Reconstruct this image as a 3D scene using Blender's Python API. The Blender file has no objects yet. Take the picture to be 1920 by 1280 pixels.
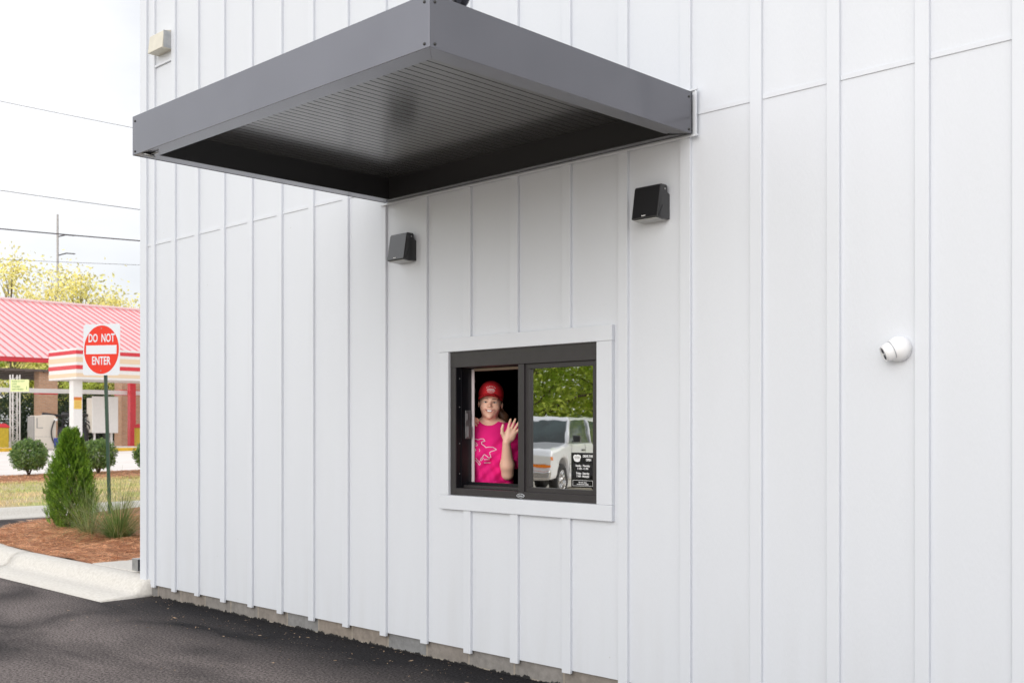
import bpy, bmesh, math, random
import numpy as np
from mathutils import Vector, Matrix
from mathutils.bvhtree import BVHTree

# ------------------------------------------------------------------ camera, sky, sun, exposure
scene = bpy.context.scene
R = math.radians
D, EYE, FPX, HZ = 4.7, 1.485, 2053.0, 803.0
YAW = math.atan2(2053.0, 2104.0)
cd = bpy.data.cameras.new('camera'); cam = bpy.data.objects.new('camera', cd)
scene.collection.objects.link(cam); scene.camera = cam
cam.location = (0, -D, EYE); cam.rotation_euler = (R(90), 0, YAW)
cd.sensor_width = 36; cd.lens = FPX/1920*36; cd.shift_y = 163/1920
cd.clip_start = .05; cd.clip_end = 2000
cd.dof.use_dof = True; cd.dof.focus_distance = 6.9; cd.dof.aperture_fstop = 5.6
w = bpy.data.worlds.new('World'); scene.world = w; w.use_nodes = True
nt = w.node_tree; nt.nodes.clear()
SUN_EL, SUN_AZ = R(18), R(162)
sky = nt.nodes.new('ShaderNodeTexSky'); sky.sky_type = 'NISHITA'; sky.sun_disc = False
sky.sun_elevation = SUN_EL; sky.sun_rotation = SUN_AZ
tc = nt.nodes.new('ShaderNodeTexCoord'); mp = nt.nodes.new('ShaderNodeMapping'); mp.inputs['Scale'].default_value = (1, 1, 2.6)
nz = nt.nodes.new('ShaderNodeTexNoise'); nz.inputs['Scale'].default_value = 2.3; nz.inputs['Detail'].default_value = 6
rp = nt.nodes.new('ShaderNodeValToRGB')
rp.color_ramp.elements[0].position = .40; rp.color_ramp.elements[0].color = (9.2, 9.4, 9.8, 1)
rp.color_ramp.elements[1].position = .62; rp.color_ramp.elements[1].color = (11.6, 11.6, 11.8, 1)
sx = nt.nodes.new('ShaderNodeSeparateXYZ')
zr = nt.nodes.new('ShaderNodeMapRange'); zr.inputs[1].default_value = 0; zr.inputs[2].default_value = 1
zr.inputs[3].default_value = 1.1; zr.inputs[4].default_value = 1.0
mul = nt.nodes.new('ShaderNodeVectorMath'); mul.operation = 'SCALE'
mx = nt.nodes.new('ShaderNodeMix'); mx.data_type = 'RGBA'; mx.inputs[0].default_value = .9
bg = nt.nodes.new('ShaderNodeBackground'); bg.inputs['Strength'].default_value = .1
wo = nt.nodes.new('ShaderNodeOutputWorld')
L = nt.links.new
L(tc.outputs['Generated'], mp.inputs[0]); L(mp.outputs[0], nz.inputs['Vector']); L(nz.outputs[0], rp.inputs[0])
L(tc.outputs['Generated'], sx.inputs[0]); L(sx.outputs[2], zr.inputs[0])
L(rp.outputs[0], mul.inputs[0])
# thin overcast is brighter on the sun's side
dt = nt.nodes.new('ShaderNodeVectorMath'); dt.operation = 'DOT_PRODUCT'; dt.inputs[1].default_value = (.06, -.97, .22)
dr_ = nt.nodes.new('ShaderNodeMapRange'); dr_.inputs[1].default_value = -.8; dr_.inputs[2].default_value = 1; dr_.inputs[3].default_value = .72; dr_.inputs[4].default_value = 1.42
pm = nt.nodes.new('ShaderNodeMath'); pm.operation = 'MULTIPLY'
L(tc.outputs['Generated'], dt.inputs[0]); L(dt.outputs['Value'], dr_.inputs[0]); L(dr_.outputs[0], pm.inputs[0]); L(zr.outputs[0], pm.inputs[1]); L(pm.outputs[0], mul.inputs['Scale'])
L(sky.outputs[0], mx.inputs[6]); L(mul.outputs[0], mx.inputs[7]); L(mx.outputs[2], bg.inputs[0]); L(bg.outputs[0], wo.inputs[0])
sd = bpy.data.lights.new('sun', 'SUN'); so = bpy.data.objects.new('sun', sd); scene.collection.objects.link(so)
sd.energy = 1.05; sd.angle = R(45); sd.color = (1, .95, .88)
# sun_rotation is clockwise from +y: direction to the sun
sdir = Vector((math.sin(SUN_AZ)*math.cos(SUN_EL), math.cos(SUN_AZ)*math.cos(SUN_EL), math.sin(SUN_EL)))
so.rotation_euler = sdir.to_track_quat('Z', 'Y').to_euler()
scene.view_settings.view_transform = 'Standard'; scene.view_settings.look = 'None'
scene.view_settings.gamma = 1; scene.view_settings.exposure = 0.13
scene.render.engine = 'CYCLES'
scene.cycles.max_bounces = 7; scene.cycles.transparent_max_bounces = 12

# ------------------------------------------------------------------ helpers
col = scene.collection
DX, DY = -math.sin(YAW), math.cos(YAW)        # view direction on the ground
RX, RY = DY, -DX                              # to the right of it
rng = random.Random(7); nr = np.random.RandomState(11)
def gz(t):                                    # ground height by distance along the view: flat, then a gentle rise to the lot
    if t < 20: return 0.0
    if t < 28: return (t-20)/8*.15
    if t < 53: return .15+(t-28)*.018
    return .60
def gxy(x, y): return gz(x*DX+(y+D)*DY)
def at(px, py, t):
    u = (px-960)/FPX
    return Vector((t*(DX+RX*u), -D+t*(DY+RY*u), EYE-t*(py-HZ)/FPX))
def onray(px, t, z=0.0):
    p = at(px, HZ, t); return Vector((p.x, p.y, z))
def G(px, py, dz=0.0):                        # point of the ground (raised dz) seen there
    t = 10.0
    for _ in range(40): t = .5*t+.5*min(200, (EYE-gz(t)-dz)*FPX/(py-HZ))
    p = at(px, py, t); return Vector((p.x, p.y, gz(t)+dz))

class MB:
    def __init__(s): s.v = []; s.f = []; s.m = []; s.mi = 0
    def add(s, vs, fs):
        n = len(s.v); s.v += [tuple(p) for p in vs]; s.f += [tuple(i+n for i in f) for f in fs]; s.m += [s.mi]*len(fs); return s
    def box(s, x0, x1, y0, y1, z0, z1):
        vs = [(x, y, z) for z in (z0, z1) for y in (y0, y1) for x in (x0, x1)]
        return s.add(vs, [(0,2,3,1),(4,5,7,6),(0,1,5,4),(2,6,7,3),(0,4,6,2),(1,3,7,5)])
    def prism(s, poly, axis, a0, a1):
        # poly of 2D points, extruded along axis ('x': poly in y,z ; 'y': poly in x,z ; 'z': poly in x,y)
        def P(p, a): return (a, p[0], p[1]) if axis == 'x' else (p[0], a, p[1]) if axis == 'y' else (p[0], p[1], a)
        n = len(poly); vs = [P(p, a0) for p in poly]+[P(p, a1) for p in poly]
        fs = [tuple(range(n))[::-1], tuple(range(n, 2*n))]+[(i, (i+1) % n, n+(i+1) % n, n+i) for i in range(n)]
        return s.add(vs, fs)
    def tube(s, pts, rad, n=8, cap=True):
        pts = [Vector(p) for p in pts]; k = len(pts)
        if not hasattr(rad, '__len__'): rad = [rad]*k
        vs = []; up = None
        for i, p in enumerate(pts):
            d = (pts[min(i+1, k-1)]-pts[max(i-1, 0)]).normalized()
            if up is None: up = Vector((0, 0, 1)) if abs(d.z) < .9 else Vector((1, 0, 0))
            a = d.cross(up)
            if a.length < 1e-4: a = d.orthogonal()
            a.normalize(); b = a.cross(d).normalized(); up = b
            for j in range(n):
                q = 2*math.pi*j/n; vs.append(p+(a*math.cos(q)+b*math.sin(q))*rad[i])
        fs = [(i*n+j, i*n+(j+1) % n, (i+1)*n+(j+1) % n, (i+1)*n+j) for i in range(k-1) for j in range(n)]
        if cap: fs += [tuple(range(n))[::-1], tuple(range((k-1)*n, k*n))]
        return s.add(vs, fs)
    def lathe(s, prof, origin, axis, n=24):
        ax = Vector(axis).normalized(); a = ax.orthogonal().normalized(); b = ax.cross(a); o = Vector(origin)
        vs = []
        for (r, h) in prof:
            for j in range(n):
                q = 2*math.pi*j/n; vs.append(o+ax*h+(a*math.cos(q)+b*math.sin(q))*max(r, 1e-4))
        k = len(prof)
        fs = [(i*n+j, i*n+(j+1) % n, (i+1)*n+(j+1) % n, (i+1)*n+j) for i in range(k-1) for j in range(n)]
        fs += [tuple(range(n))[::-1], tuple(range((k-1)*n, k*n))]
        return s.add(vs, fs)
    def build(s, name, mats, parent=None, bevel=0, smooth=False, fix=True):
        me = bpy.data.meshes.new(name); me.from_pydata(s.v, [], s.f)
        if not isinstance(mats, (list, tuple)): mats = [mats]
        for m in mats: me.materials.append(m)
        if len(mats) > 1: me.polygons.foreach_set('material_index', s.m)
        if fix or bevel:
            bm = bmesh.new(); bm.from_mesh(me)
            if fix: bmesh.ops.recalc_face_normals(bm, faces=bm.faces)
            if bevel: bmesh.ops.bevel(bm, geom=[e for e in bm.edges if len(e.link_faces) == 2 and e.calc_face_angle(0) > .6], offset=bevel, segments=2, affect='EDGES', profile=.5)
            bm.to_mesh(me); bm.free()
        if smooth: me.polygons.foreach_set('use_smooth', [True]*len(me.polygons))
        me.update()
        o = bpy.data.objects.new(name, me); col.objects.link(o)
        if parent:
            o.parent = parent; o.matrix_parent_inverse = wmat(parent).inverted()
        return o
def wmat(o):
    m = o.matrix_parent_inverse @ o.matrix_basis if o.parent else o.matrix_basis.copy()
    return wmat(o.parent) @ m if o.parent else m
def tag(o, label=None, cat=None, group=None, kind=None):
    if label: o['label'] = label
    if cat: o['category'] = cat
    if group: o['group'] = group
    if kind: o['kind'] = kind
    return o
def thing(name, loc, label, cat, group=None):
    o = bpy.data.objects.new(name, None); col.objects.link(o); o.location = loc; o.empty_display_size = .2
    return tag(o, label, cat, group)
def raw(name, V, F, mat, parent=None, smooth=False):
    me = bpy.data.meshes.new(name); V = np.asarray(V, np.float32); F = np.asarray(F, np.int32)
    k = F.shape[1]; me.vertices.add(len(V)); me.vertices.foreach_set('co', V.ravel())
    me.loops.add(F.size); me.loops.foreach_set('vertex_index', F.ravel())
    me.polygons.add(len(F)); me.polygons.foreach_set('loop_start', np.arange(0, F.size, k)); me.polygons.foreach_set('loop_total', np.full(len(F), k))
    if smooth: me.polygons.foreach_set('use_smooth', np.ones(len(F), bool))
    me.update(calc_edges=True); me.materials.append(mat)
    o = bpy.data.objects.new(name, me); col.objects.link(o)
    if parent: o.parent = parent; o.matrix_parent_inverse = wmat(parent).inverted()
    return o
def copy_tree(o, loc, rz=0, scale=1, label=None, parent=None):
    c = o.copy(); col.objects.link(c)
    if parent is None: c.location = loc; c.rotation_euler = (0, 0, rz); c.scale = scale if hasattr(scale, '__len__') else (scale,)*3
    else: mi = o.matrix_parent_inverse.copy(); c.parent = parent; c.matrix_parent_inverse = mi
    if label: c['label'] = label
    for ch in [q for q in list(bpy.data.objects) if q.parent == o]: copy_tree(ch, None, parent=c)
    return c

# ------------------------------------------------------------------ materials
def mat(name, c, rough=.6, metal=0, spec=.5, coat=0, var=0, vscale=8, c2=None, bump=0, bscale=60, stretch=(1,1,1), detail=5, trans=0, coords='Object', thr=(.35,.65)):
    m = bpy.data.materials.new(name); m.use_nodes = True; t = m.node_tree; n = t.nodes; l = t.links.new
    b = n['Principled BSDF']; b.inputs['Base Color'].default_value = (*c, 1); b.inputs['Roughness'].default_value = rough
    b.inputs['Metallic'].default_value = metal; b.inputs['Specular IOR Level'].default_value = spec; b.inputs['Coat Weight'].default_value = coat
    b.inputs['Coat Roughness'].default_value = .08
    if var or c2 or bump:
        tcn = n.new('ShaderNodeTexCoord'); mpn = n.new('ShaderNodeMapping'); mpn.inputs['Scale'].default_value = stretch
        l(tcn.outputs[coords], mpn.inputs[0])
    if var or c2:
        z = n.new('ShaderNodeTexNoise'); z.inputs['Scale'].default_value = vscale; z.inputs['Detail'].default_value = detail; l(mpn.outputs[0], z.inputs[0])
        r = n.new('ShaderNodeValToRGB'); e = r.color_ramp.elements; e[0].position, e[1].position = thr
        if not c2: c2 = tuple(x*(1-var) for x in c)
        e[0].color = (*c2, 1); e[1].color = (*c, 1); l(z.outputs[0], r.inputs[0]); l(r.outputs[0], b.inputs['Base Color'])
    if bump:
        z2 = n.new('ShaderNodeTexNoise'); z2.inputs['Scale'].default_value = bscale; z2.inputs['Detail'].default_value = 4; l(mpn.outputs[0], z2.inputs[0])
        bu = n.new('ShaderNodeBump'); bu.inputs['Strength'].default_value = bump; bu.inputs['Distance'].default_value = .01; l(z2.outputs[0], bu.inputs['Height']); l(bu.outputs[0], b.inputs['Normal'])
    return m
def leafmat(name, c, c2, trans=.35, rough=.45, vscale=3.0):
    m = mat(name, c, rough, c2=c2, vscale=vscale, detail=3, thr=(.38, .62)); t = m.node_tree; n = t.nodes; l = t.links.new
    b = n['Principled BSDF']; tr = n.new('ShaderNodeBsdfTranslucent'); mxs = n.new('ShaderNodeMixShader'); mxs.inputs[0].default_value = trans
    # per leaf variation
    ge = n.new('ShaderNodeNewGeometry'); hs = n.new('ShaderNodeHueSaturation'); mr = n.new('ShaderNodeMapRange'); mr.inputs[3].default_value = .55; mr.inputs[4].default_value = 1.5
    l(ge.outputs['Random Per Island'], mr.inputs[0]); l(mr.outputs[0], hs.inputs['Value'])
    src = b.inputs['Base Color'].links[0].from_socket; l(src, hs.inputs['Color']); l(hs.outputs[0], b.inputs['Base Color']); l(hs.outputs[0], tr.inputs[0])
    l(b.outputs[0], mxs.inputs[1]); l(tr.outputs[0], mxs.inputs[2]); l(mxs.outputs[0], n['Material Output'].inputs[0])
    return m
M = {}
M['siding'] = mat('white_siding', (.665, .688, .732), .5, var=.025, vscale=2.5, bump=.12, bscale=130, stretch=(1, 1, .25))
_t = M['siding'].node_tree; _n = _t.nodes; _l = _t.links.new; _b = _n['Principled BSDF']; _src = _b.inputs['Base Color'].links[0].from_socket
_g = _n.new('ShaderNodeNewGeometry'); _v = _n.new('ShaderNodeTexVoronoi'); _v.inputs['Scale'].default_value = 3.1; _l(_g.outputs['Position'], _v.inputs[0])
_lt = _n.new('ShaderNodeMath'); _lt.operation = 'LESS_THAN'; _lt.inputs[1].default_value = .016; _l(_v.outputs['Distance'], _lt.inputs[0])
_z = _n.new('ShaderNodeTexNoise'); _z.inputs['Scale'].default_value = 3; _z.inputs['Detail'].default_value = 8; _mp = _n.new('ShaderNodeMapping'); _mp.inputs['Scale'].default_value = (2.5, 1, .25); _l(_g.outputs['Position'], _mp.inputs[0]); _l(_mp.outputs[0], _z.inputs[0])
_sp = _n.new('ShaderNodeSeparateXYZ'); _l(_g.outputs['Position'], _sp.inputs[0])
_mr = _n.new('ShaderNodeMapRange'); _mr.inputs[1].default_value = .12; _mr.inputs[2].default_value = .75; _mr.inputs[3].default_value = .12; _mr.inputs[4].default_value = .008; _l(_sp.outputs[2], _mr.inputs[0])
_r = _n.new('ShaderNodeMapRange'); _r.inputs[1].default_value = .42; _r.inputs[2].default_value = .70; _l(_z.outputs[0], _r.inputs[0])
_m = _n.new('ShaderNodeMath'); _m.operation = 'MULTIPLY'; _l(_r.outputs[0], _m.inputs[0]); _l(_mr.outputs[0], _m.inputs[1])
_ma = _n.new('ShaderNodeMath'); _ma.operation = 'MULTIPLY_ADD'; _ma.inputs[1].default_value = .35; _l(_lt.outputs[0], _ma.inputs[0]); _l(_m.outputs[0], _ma.inputs[2])
_mx = _n.new('ShaderNodeMix'); _mx.data_type = 'RGBA'; _mx.inputs[7].default_value = (.36, .33, .29, 1); _l(_ma.outputs[0], _mx.inputs[0]); _l(_src, _mx.inputs[6]); _l(_mx.outputs[2], _b.inputs['Base Color'])
M['batten'] = mat('white_trim', (.665, .688, .732), .45, var=.02, vscale=6, bump=.06, bscale=160, stretch=(1, 1, .2))
M['bronze'] = mat('dark_bronze', (.036, .032, .034), .42, var=.12, vscale=14, bump=.03, bscale=200)
M['canopy'] = mat('grey_coated_metal', (.185, .185, .203), .22, metal=.92, var=.06, vscale=3, bump=.015, bscale=30)
M['soffit'] = mat('soffit_metal', (.21, .207, .205), .20, metal=.75, var=.1, vscale=2, bump=.008, bscale=5)
M['inner_black'] = mat('inner_near_black', (.02, .02, .022), .4)  # near-black colour of the inner upstand faces
M['groove'] = mat('groove_dark', (.008, .008, .008), .7)
M['black_pl'] = mat('black_plastic', (.016, .016, .018), .30, coat=.5, bump=.04, bscale=240)
M['galv'] = mat('galvanised', (.50, .50, .49), .38, metal=.8, c2=(.38, .39, .40), vscale=14)
M['white_pl'] = mat('white_plastic', (.82, .82, .83), .28)
M['lens'] = mat('dark_lens', (.03, .03, .035), .12)
M['white_ink'] = mat('white_ink', (.86, .86, .86), .5)
M['gold'] = mat('screw_metal', (.06, .06, .06), .3, metal=.6)
M['conc'] = mat('pale_concrete', (.69, .66, .61), .85, c2=(.59, .56, .51), vscale=38, detail=10, bump=.25, bscale=260)
M['conc_far'] = mat('lot_concrete', (.84, .79, .75), .9, c2=(.78, .72, .67), vscale=1.2, bump=.1)
M['yellow'] = mat('kerb_yellow', (.75, .45, .03), .6, var=.25, vscale=9)
M['red_roof'] = mat('pale_red_metal', (.88, .60, .60), .38, metal=.0, coat=.5, var=.08, vscale=.6)  # base colour much paler than the seams
M['red_seam'] = mat('red_seam_metal', (.70, .17, .19), .4, var=.1)
M['red'] = mat('red_paint', (.68, .03, .045), .42, coat=.3, var=.1)
M['sign_red'] = mat('sign_red', (.78, .03, .012), .4)
M['sign_white'] = mat('sign_white', (.74, .77, .82), .35)
M['cream'] = mat('cream_paint', (.74, .68, .60), .55, var=.04)
M['stripe'] = mat('stripe_cream', (.78, .60, .42), .5)
M['white_far'] = mat('white_paint', (.80, .78, .76), .5, var=.04)
M['under'] = mat('roof_underside', (.16, .13, .11), .6, var=.2, vscale=4)
M['hose'] = mat('black_hose', (.02, .02, .022), .45)
M['blue'] = mat('blue_plastic', (.03, .05, .25), .4)
M['bin_y'] = mat('yellow_bin', (.62, .45, .03), .5, var=.2, vscale=12)
M['grey'] = mat('grey_metal', (.35, .34, .33), .5, var=.1)
M['green_pole'] = mat('green_post', (.015, .065, .035), .35, var=.2, vscale=20)
M['pole'] = mat('grey_wood', (.46, .43, .41), .8, var=.2)
M['wire'] = mat('wire', (.05, .045, .05), .6)
M['bark'] = mat('bark', (.16, .115, .08), .9, c2=(.08, .06, .045), vscale=10, stretch=(1,1,.2), bump=.5, bscale=20)
M['skin'] = None
M['dirt'] = mat('ground_soil', (.26, .20, .15), .95, c2=(.36, .28, .2), vscale=1.5, bump=.4, bscale=30)
M['verge'] = mat('verge_ground', (.56, .44, .28), .95, c2=(.40, .42, .15), vscale=.9, detail=7, thr=(.42, .55), bump=.4, bscale=30)
M['grass'] = leafmat('grass_blades', (.52, .54, .18), (.78, .62, .36), .3, .5, vscale=.8)
M['straw'] = leafmat('pine_needles', (.86, .50, .28), (.55, .26, .13), .25, .6, vscale=5)
M['strawbed'] = mat('pine_straw_bed', (.46, .22, .12), .95, c2=(.28, .12, .06), vscale=40, detail=8, bump=.8, bscale=120, stretch=(1,3,1))
M['cyp'] = leafmat('cypress_foliage', (.21, .36, .03), (.09, .19, .015), .2, .5, vscale=14)
M['bush'] = leafmat('bush_foliage', (.26, .38, .11), (.10, .19, .05), .3, .28, vscale=9)
M['tuft'] = leafmat('ornamental_grass', (.16, .27, .07), (.30, .30, .12), .3, .45, vscale=3)
M['treeleaf'] = leafmat('tree_foliage', (.62, .68, .16), (.38, .48, .09), .5, .5, vscale=.5)
M['treeyel'] = leafmat('yellow_foliage', (.95, .86, .38), (.80, .76, .30), .6, .5, vscale=.4)
M['hedge'] = leafmat('dark_hedge', (.05, .085, .03), (.025, .05, .02), .2, .5, vscale=1)
M['refl'] = leafmat('roadside_foliage', (.80, .86, .18), (.40, .55, .08), .6, .5, vscale=.45)

def brickmat(name, c1, c2, mortar, scale, bw, rh):
    m = bpy.data.materials.new(name); m.use_nodes = True; t = m.node_tree; n = t.nodes; l = t.links.new; b = n['Principled BSDF']; b.inputs['Roughness'].default_value = .9
    g = n.new('ShaderNodeNewGeometry'); s = n.new('ShaderNodeSeparateXYZ'); a = n.new('ShaderNodeMath'); a.operation = 'ADD'; c = n.new('ShaderNodeCombineXYZ')
    l(g.outputs['Position'], s.inputs[0]); l(s.outputs[0], a.inputs[0]); l(s.outputs[1], a.inputs[1]); l(a.outputs[0], c.inputs[0]); l(s.outputs[2], c.inputs[1])
    br = n.new('ShaderNodeTexBrick'); br.inputs['Color1'].default_value = (*c1, 1); br.inputs['Color2'].default_value = (*c2, 1); br.inputs['Mortar'].default_value = (*mortar, 1)
    br.inputs['Scale'].default_value = 1; br.inputs['Brick Width'].default_value = bw; br.inputs['Row Height'].default_value = rh; br.inputs['Mortar Size'].default_value = scale
    l(c.outputs[0], br.inputs[0])
    z = n.new('ShaderNodeTexNoise'); z.inputs['Scale'].default_value = 25; z.inputs['Detail'].default_value = 5; l(g.outputs['Position'], z.inputs[0])
    mm = n.new('ShaderNodeMix'); mm.data_type = 'RGBA'; mm.blend_type = 'MULTIPLY'; mm.inputs[0].default_value = .55; l(br.outputs[0], mm.inputs[6]); l(z.outputs[0], mm.inputs[7])
    bn = n.new('ShaderNodeMath'); bn.operation = 'MULTIPLY'; bn.inputs[1].default_value = 1
    l(mm.outputs[2], b.inputs['Base Color'])
    bu = n.new('ShaderNodeBump'); bu.inputs['Strength'].default_value = .5; bu.inputs['Distance'].default_value = .01; l(z.outputs[0], bu.inputs['Height']); l(bu.outputs[0], b.inputs['Normal'])
    return m, mm.outputs[2], b
M['brick'], _, _ = brickmat('tan_brick', (.86, .50, .30), (.70, .38, .22), (.72, .56, .44), .012, .2, .07)
mblk, outc, bb = brickmat('concrete_block', (.30, .31, .32), (.33, .28, .235), (.42, .37, .31), .008, .397, .40)
# tar splashed on the foot of the block
t = mblk.node_tree; n = t.nodes; l = t.links.new
g = n.new('ShaderNodeNewGeometry'); s = n.new('ShaderNodeSeparateXYZ'); l(g.outputs['Position'], s.inputs[0])
z = n.new('ShaderNodeTexNoise'); z.inputs['Scale'].default_value = 9; z.inputs['Detail'].default_value = 9; z.inputs['Roughness'].default_value = .75
mpb = n.new('ShaderNodeMapping'); mpb.inputs['Scale'].default_value = (1, 1, .6); l(g.outputs['Position'], mpb.inputs[0]); l(mpb.outputs[0], z.inputs[0])
a = n.new('ShaderNodeMath'); a.operation = 'MULTIPLY_ADD'; a.inputs[1].default_value = .13; a.inputs[2].default_value = -.055; l(z.outputs[0], a.inputs[0])
c = n.new('ShaderNodeMath'); c.operation = 'GREATER_THAN'; l(a.outputs[0], c.inputs[0]); l(s.outputs[2], c.inputs[1])
mm = n.new('ShaderNodeMix'); mm.data_type = 'RGBA'; mm.inputs[7].default_value = (.014, .013, .013, 1); l(c.outputs[0], mm.inputs[0]); l(outc, mm.inputs[6]); l(mm.outputs[2], bb.inputs['Base Color'])
M['block'] = mblk

def asphalt():
    m = bpy.data.materials.new('asphalt'); m.use_nodes = True; t = m.node_tree; n = t.nodes; l = t.links.new; b = n['Principled BSDF']
    g = n.new('ShaderNodeNewGeometry'); s = n.new('ShaderNodeSeparateXYZ'); l(g.outputs['Position'], s.inputs[0])
    big = n.new('ShaderNodeTexNoise'); big.inputs['Scale'].default_value = .9; big.inputs['Detail'].default_value = 6; big.inputs['Distortion'].default_value = .6
    mp = n.new('ShaderNodeMapping'); mp.inputs['Scale'].default_value = (.7, 1.3, 1); l(g.outputs['Position'], mp.inputs[0]); l(mp.outputs[0], big.inputs[0])
    # sealed black band along the building: y + noise > -1
    a = n.new('ShaderNodeMath'); a.operation = 'MULTIPLY_ADD'; a.inputs[1].default_value = 1.7; l(big.outputs[0], a.inputs[0]); l(s.outputs[1], a.inputs[2])
    mr = n.new('ShaderNodeMapRange'); mr.inputs[1].default_value = -.02; mr.inputs[2].default_value = .55; l(a.outputs[0], mr.inputs[0])
    xr = n.new('ShaderNodeMapRange'); xr.inputs[1].default_value = -9.6; xr.inputs[2].default_value = -8.6; l(s.outputs[0], xr.inputs[0])
    mu = n.new('ShaderNodeMath'); mu.operation = 'MULTIPLY'; l(mr.outputs[0], mu.inputs[0]); l(xr.outputs[0], mu.inputs[1])
    r = n.new('ShaderNodeValToRGB'); e = r.color_ramp.elements; e[0].position = .36; e[0].color = (.043, .038, .038, 1); e[1].position = .60; e[1].color = (.155, .132, .125, 1); l(big.outputs[0], r.inputs[0])
    mx1 = n.new('ShaderNodeMix'); mx1.data_type = 'RGBA'; mx1.inputs[7].default_value = (.016, .015, .0165, 1); l(mu.outputs[0], mx1.inputs[0]); l(r.outputs[0], mx1.inputs[6])
    f = n.new('ShaderNodeTexNoise'); f.inputs['Scale'].default_value = 58; f.inputs['Detail'].default_value = 4; f.inputs['Roughness'].default_value = .8; l(g.outputs['Position'], f.inputs[0])
    fr = n.new('ShaderNodeMapRange'); fr.inputs[1].default_value = .36; fr.inputs[2].default_value = .64; fr.inputs[3].default_value = .15; fr.inputs[4].default_value = 2.0; l(f.outputs[0], fr.inputs[0])
    v = n.new('ShaderNodeVectorMath'); v.operation = 'SCALE'; l(mx1.outputs[2], v.inputs[0]); l(fr.outputs[0], v.inputs['Scale'])
    vo = n.new('ShaderNodeTexVoronoi'); vo.inputs['Scale'].default_value = 26; l(g.outputs['Position'], vo.inputs[0])
    lt = n.new('ShaderNodeMath'); lt.operation = 'LESS_THAN'; lt.inputs[1].default_value = .075; l(vo.outputs['Distance'], lt.inputs[0])
    sp = n.new('ShaderNodeSeparateColor'); l(vo.outputs['Color'], sp.inputs[0]); gt = n.new('ShaderNodeMath'); gt.operation = 'GREATER_THAN'; gt.inputs[1].default_value = .94; l(sp.outputs[0], gt.inputs[0])
    m2 = n.new('ShaderNodeMath'); m2.operation = 'MULTIPLY'; l(lt.outputs[0], m2.inputs[0]); l(gt.outputs[0], m2.inputs[1])
    mx2 = n.new('ShaderNodeMix'); mx2.data_type = 'RGBA'; mx2.inputs[7].default_value = (.35, .30, .26, 1); l(m2.outputs[0], mx2.inputs[0]); l(v.outputs[0], mx2.inputs[6]); l(mx2.outputs[2], b.inputs['Base Color'])
    b.inputs['Roughness'].default_value = .9; b.inputs['Specular IOR Level'].default_value = .15
    bu = n.new('ShaderNodeBump'); bu.inputs['Strength'].default_value = .7; bu.inputs['Distance'].default_value = .006; l(f.outputs[0], bu.inputs['Height']); l(bu.outputs[0], b.inputs['Normal'])
    return m
M['asphalt'] = asphalt()

def glassmat(name, refl, rough=0.0, tint=(.8, .85, .82), wave=0):
    m = bpy.data.materials.new(name); m.use_nodes = True; t = m.node_tree; n = t.nodes; l = t.links.new; n.remove(n['Principled BSDF'])
    tr = n.new('ShaderNodeBsdfTransparent'); tr.inputs[0].default_value = (*tint, 1); gl = n.new('ShaderNodeBsdfGlossy'); gl.inputs['Roughness'].default_value = rough
    lw = n.new('ShaderNodeLayerWeight'); lw.inputs[0].default_value = .25; mr = n.new('ShaderNodeMapRange'); mr.inputs[3].default_value = refl; mr.inputs[4].default_value = 1
    mxs = n.new('ShaderNodeMixShader'); l(lw.outputs['Fresnel'], mr.inputs[0]); l(mr.outputs[0], mxs.inputs[0]); l(tr.outputs[0], mxs.inputs[1]); l(gl.outputs[0], mxs.inputs[2]); l(mxs.outputs[0], n['Material Output'].inputs[0])
    if wave:
        g = n.new('ShaderNodeNewGeometry'); z = n.new('ShaderNodeTexNoise'); z.inputs['Scale'].default_value = 5; z.inputs['Detail'].default_value = 2; l(g.outputs['Position'], z.inputs[0])
        bu = n.new('ShaderNodeBump'); bu.inputs['Strength'].default_value = wave; bu.inputs['Distance'].default_value = .01; l(z.outputs[0], bu.inputs['Height']); l(bu.outputs[0], gl.inputs['Normal'])
    return m
M['glass'] = glassmat('coated_glass', .78, 0.012, (.5, .54, .52), wave=.022)
M['carglass'] = mat('car_glass', (.05, .08, .08), .06, c2=(.02, .03, .03), vscale=1.5)

def text_mesh(txt, size, weight=0.0, align='CENTER', extrude=.0006, spacing=1.0):
    cu = bpy.data.curves.new('t', 'FONT'); cu.body = txt; cu.size = size; cu.align_x = align; cu.align_y = 'CENTER'; cu.offset = weight; cu.extrude = extrude
    cu.space_character = spacing; cu.resolution_u = 3
    o = bpy.data.objects.new('t', cu); col.objects.link(o); dg = bpy.context.evaluated_depsgraph_get(); dg.update()
    me = bpy.data.meshes.new_from_object(o.evaluated_get(dg)); V = [v.co.copy() for v in me.vertices]; F = [tuple(p.vertices) for p in me.polygons]
    bpy.data.objects.remove(o); bpy.data.curves.remove(cu); bpy.data.meshes.remove(me); return V, F
def add_text(mb, txt, origin, right, up, size, weight=0, sx=1.0, **k):
    V, F = text_mesh(txt, size, weight, **k); right = Vector(right); up = Vector(up); nn = right.cross(up)
    mb.add([Vector(origin)+right*v.x*sx+up*v.y+nn*v.z for v in V], F)

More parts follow.
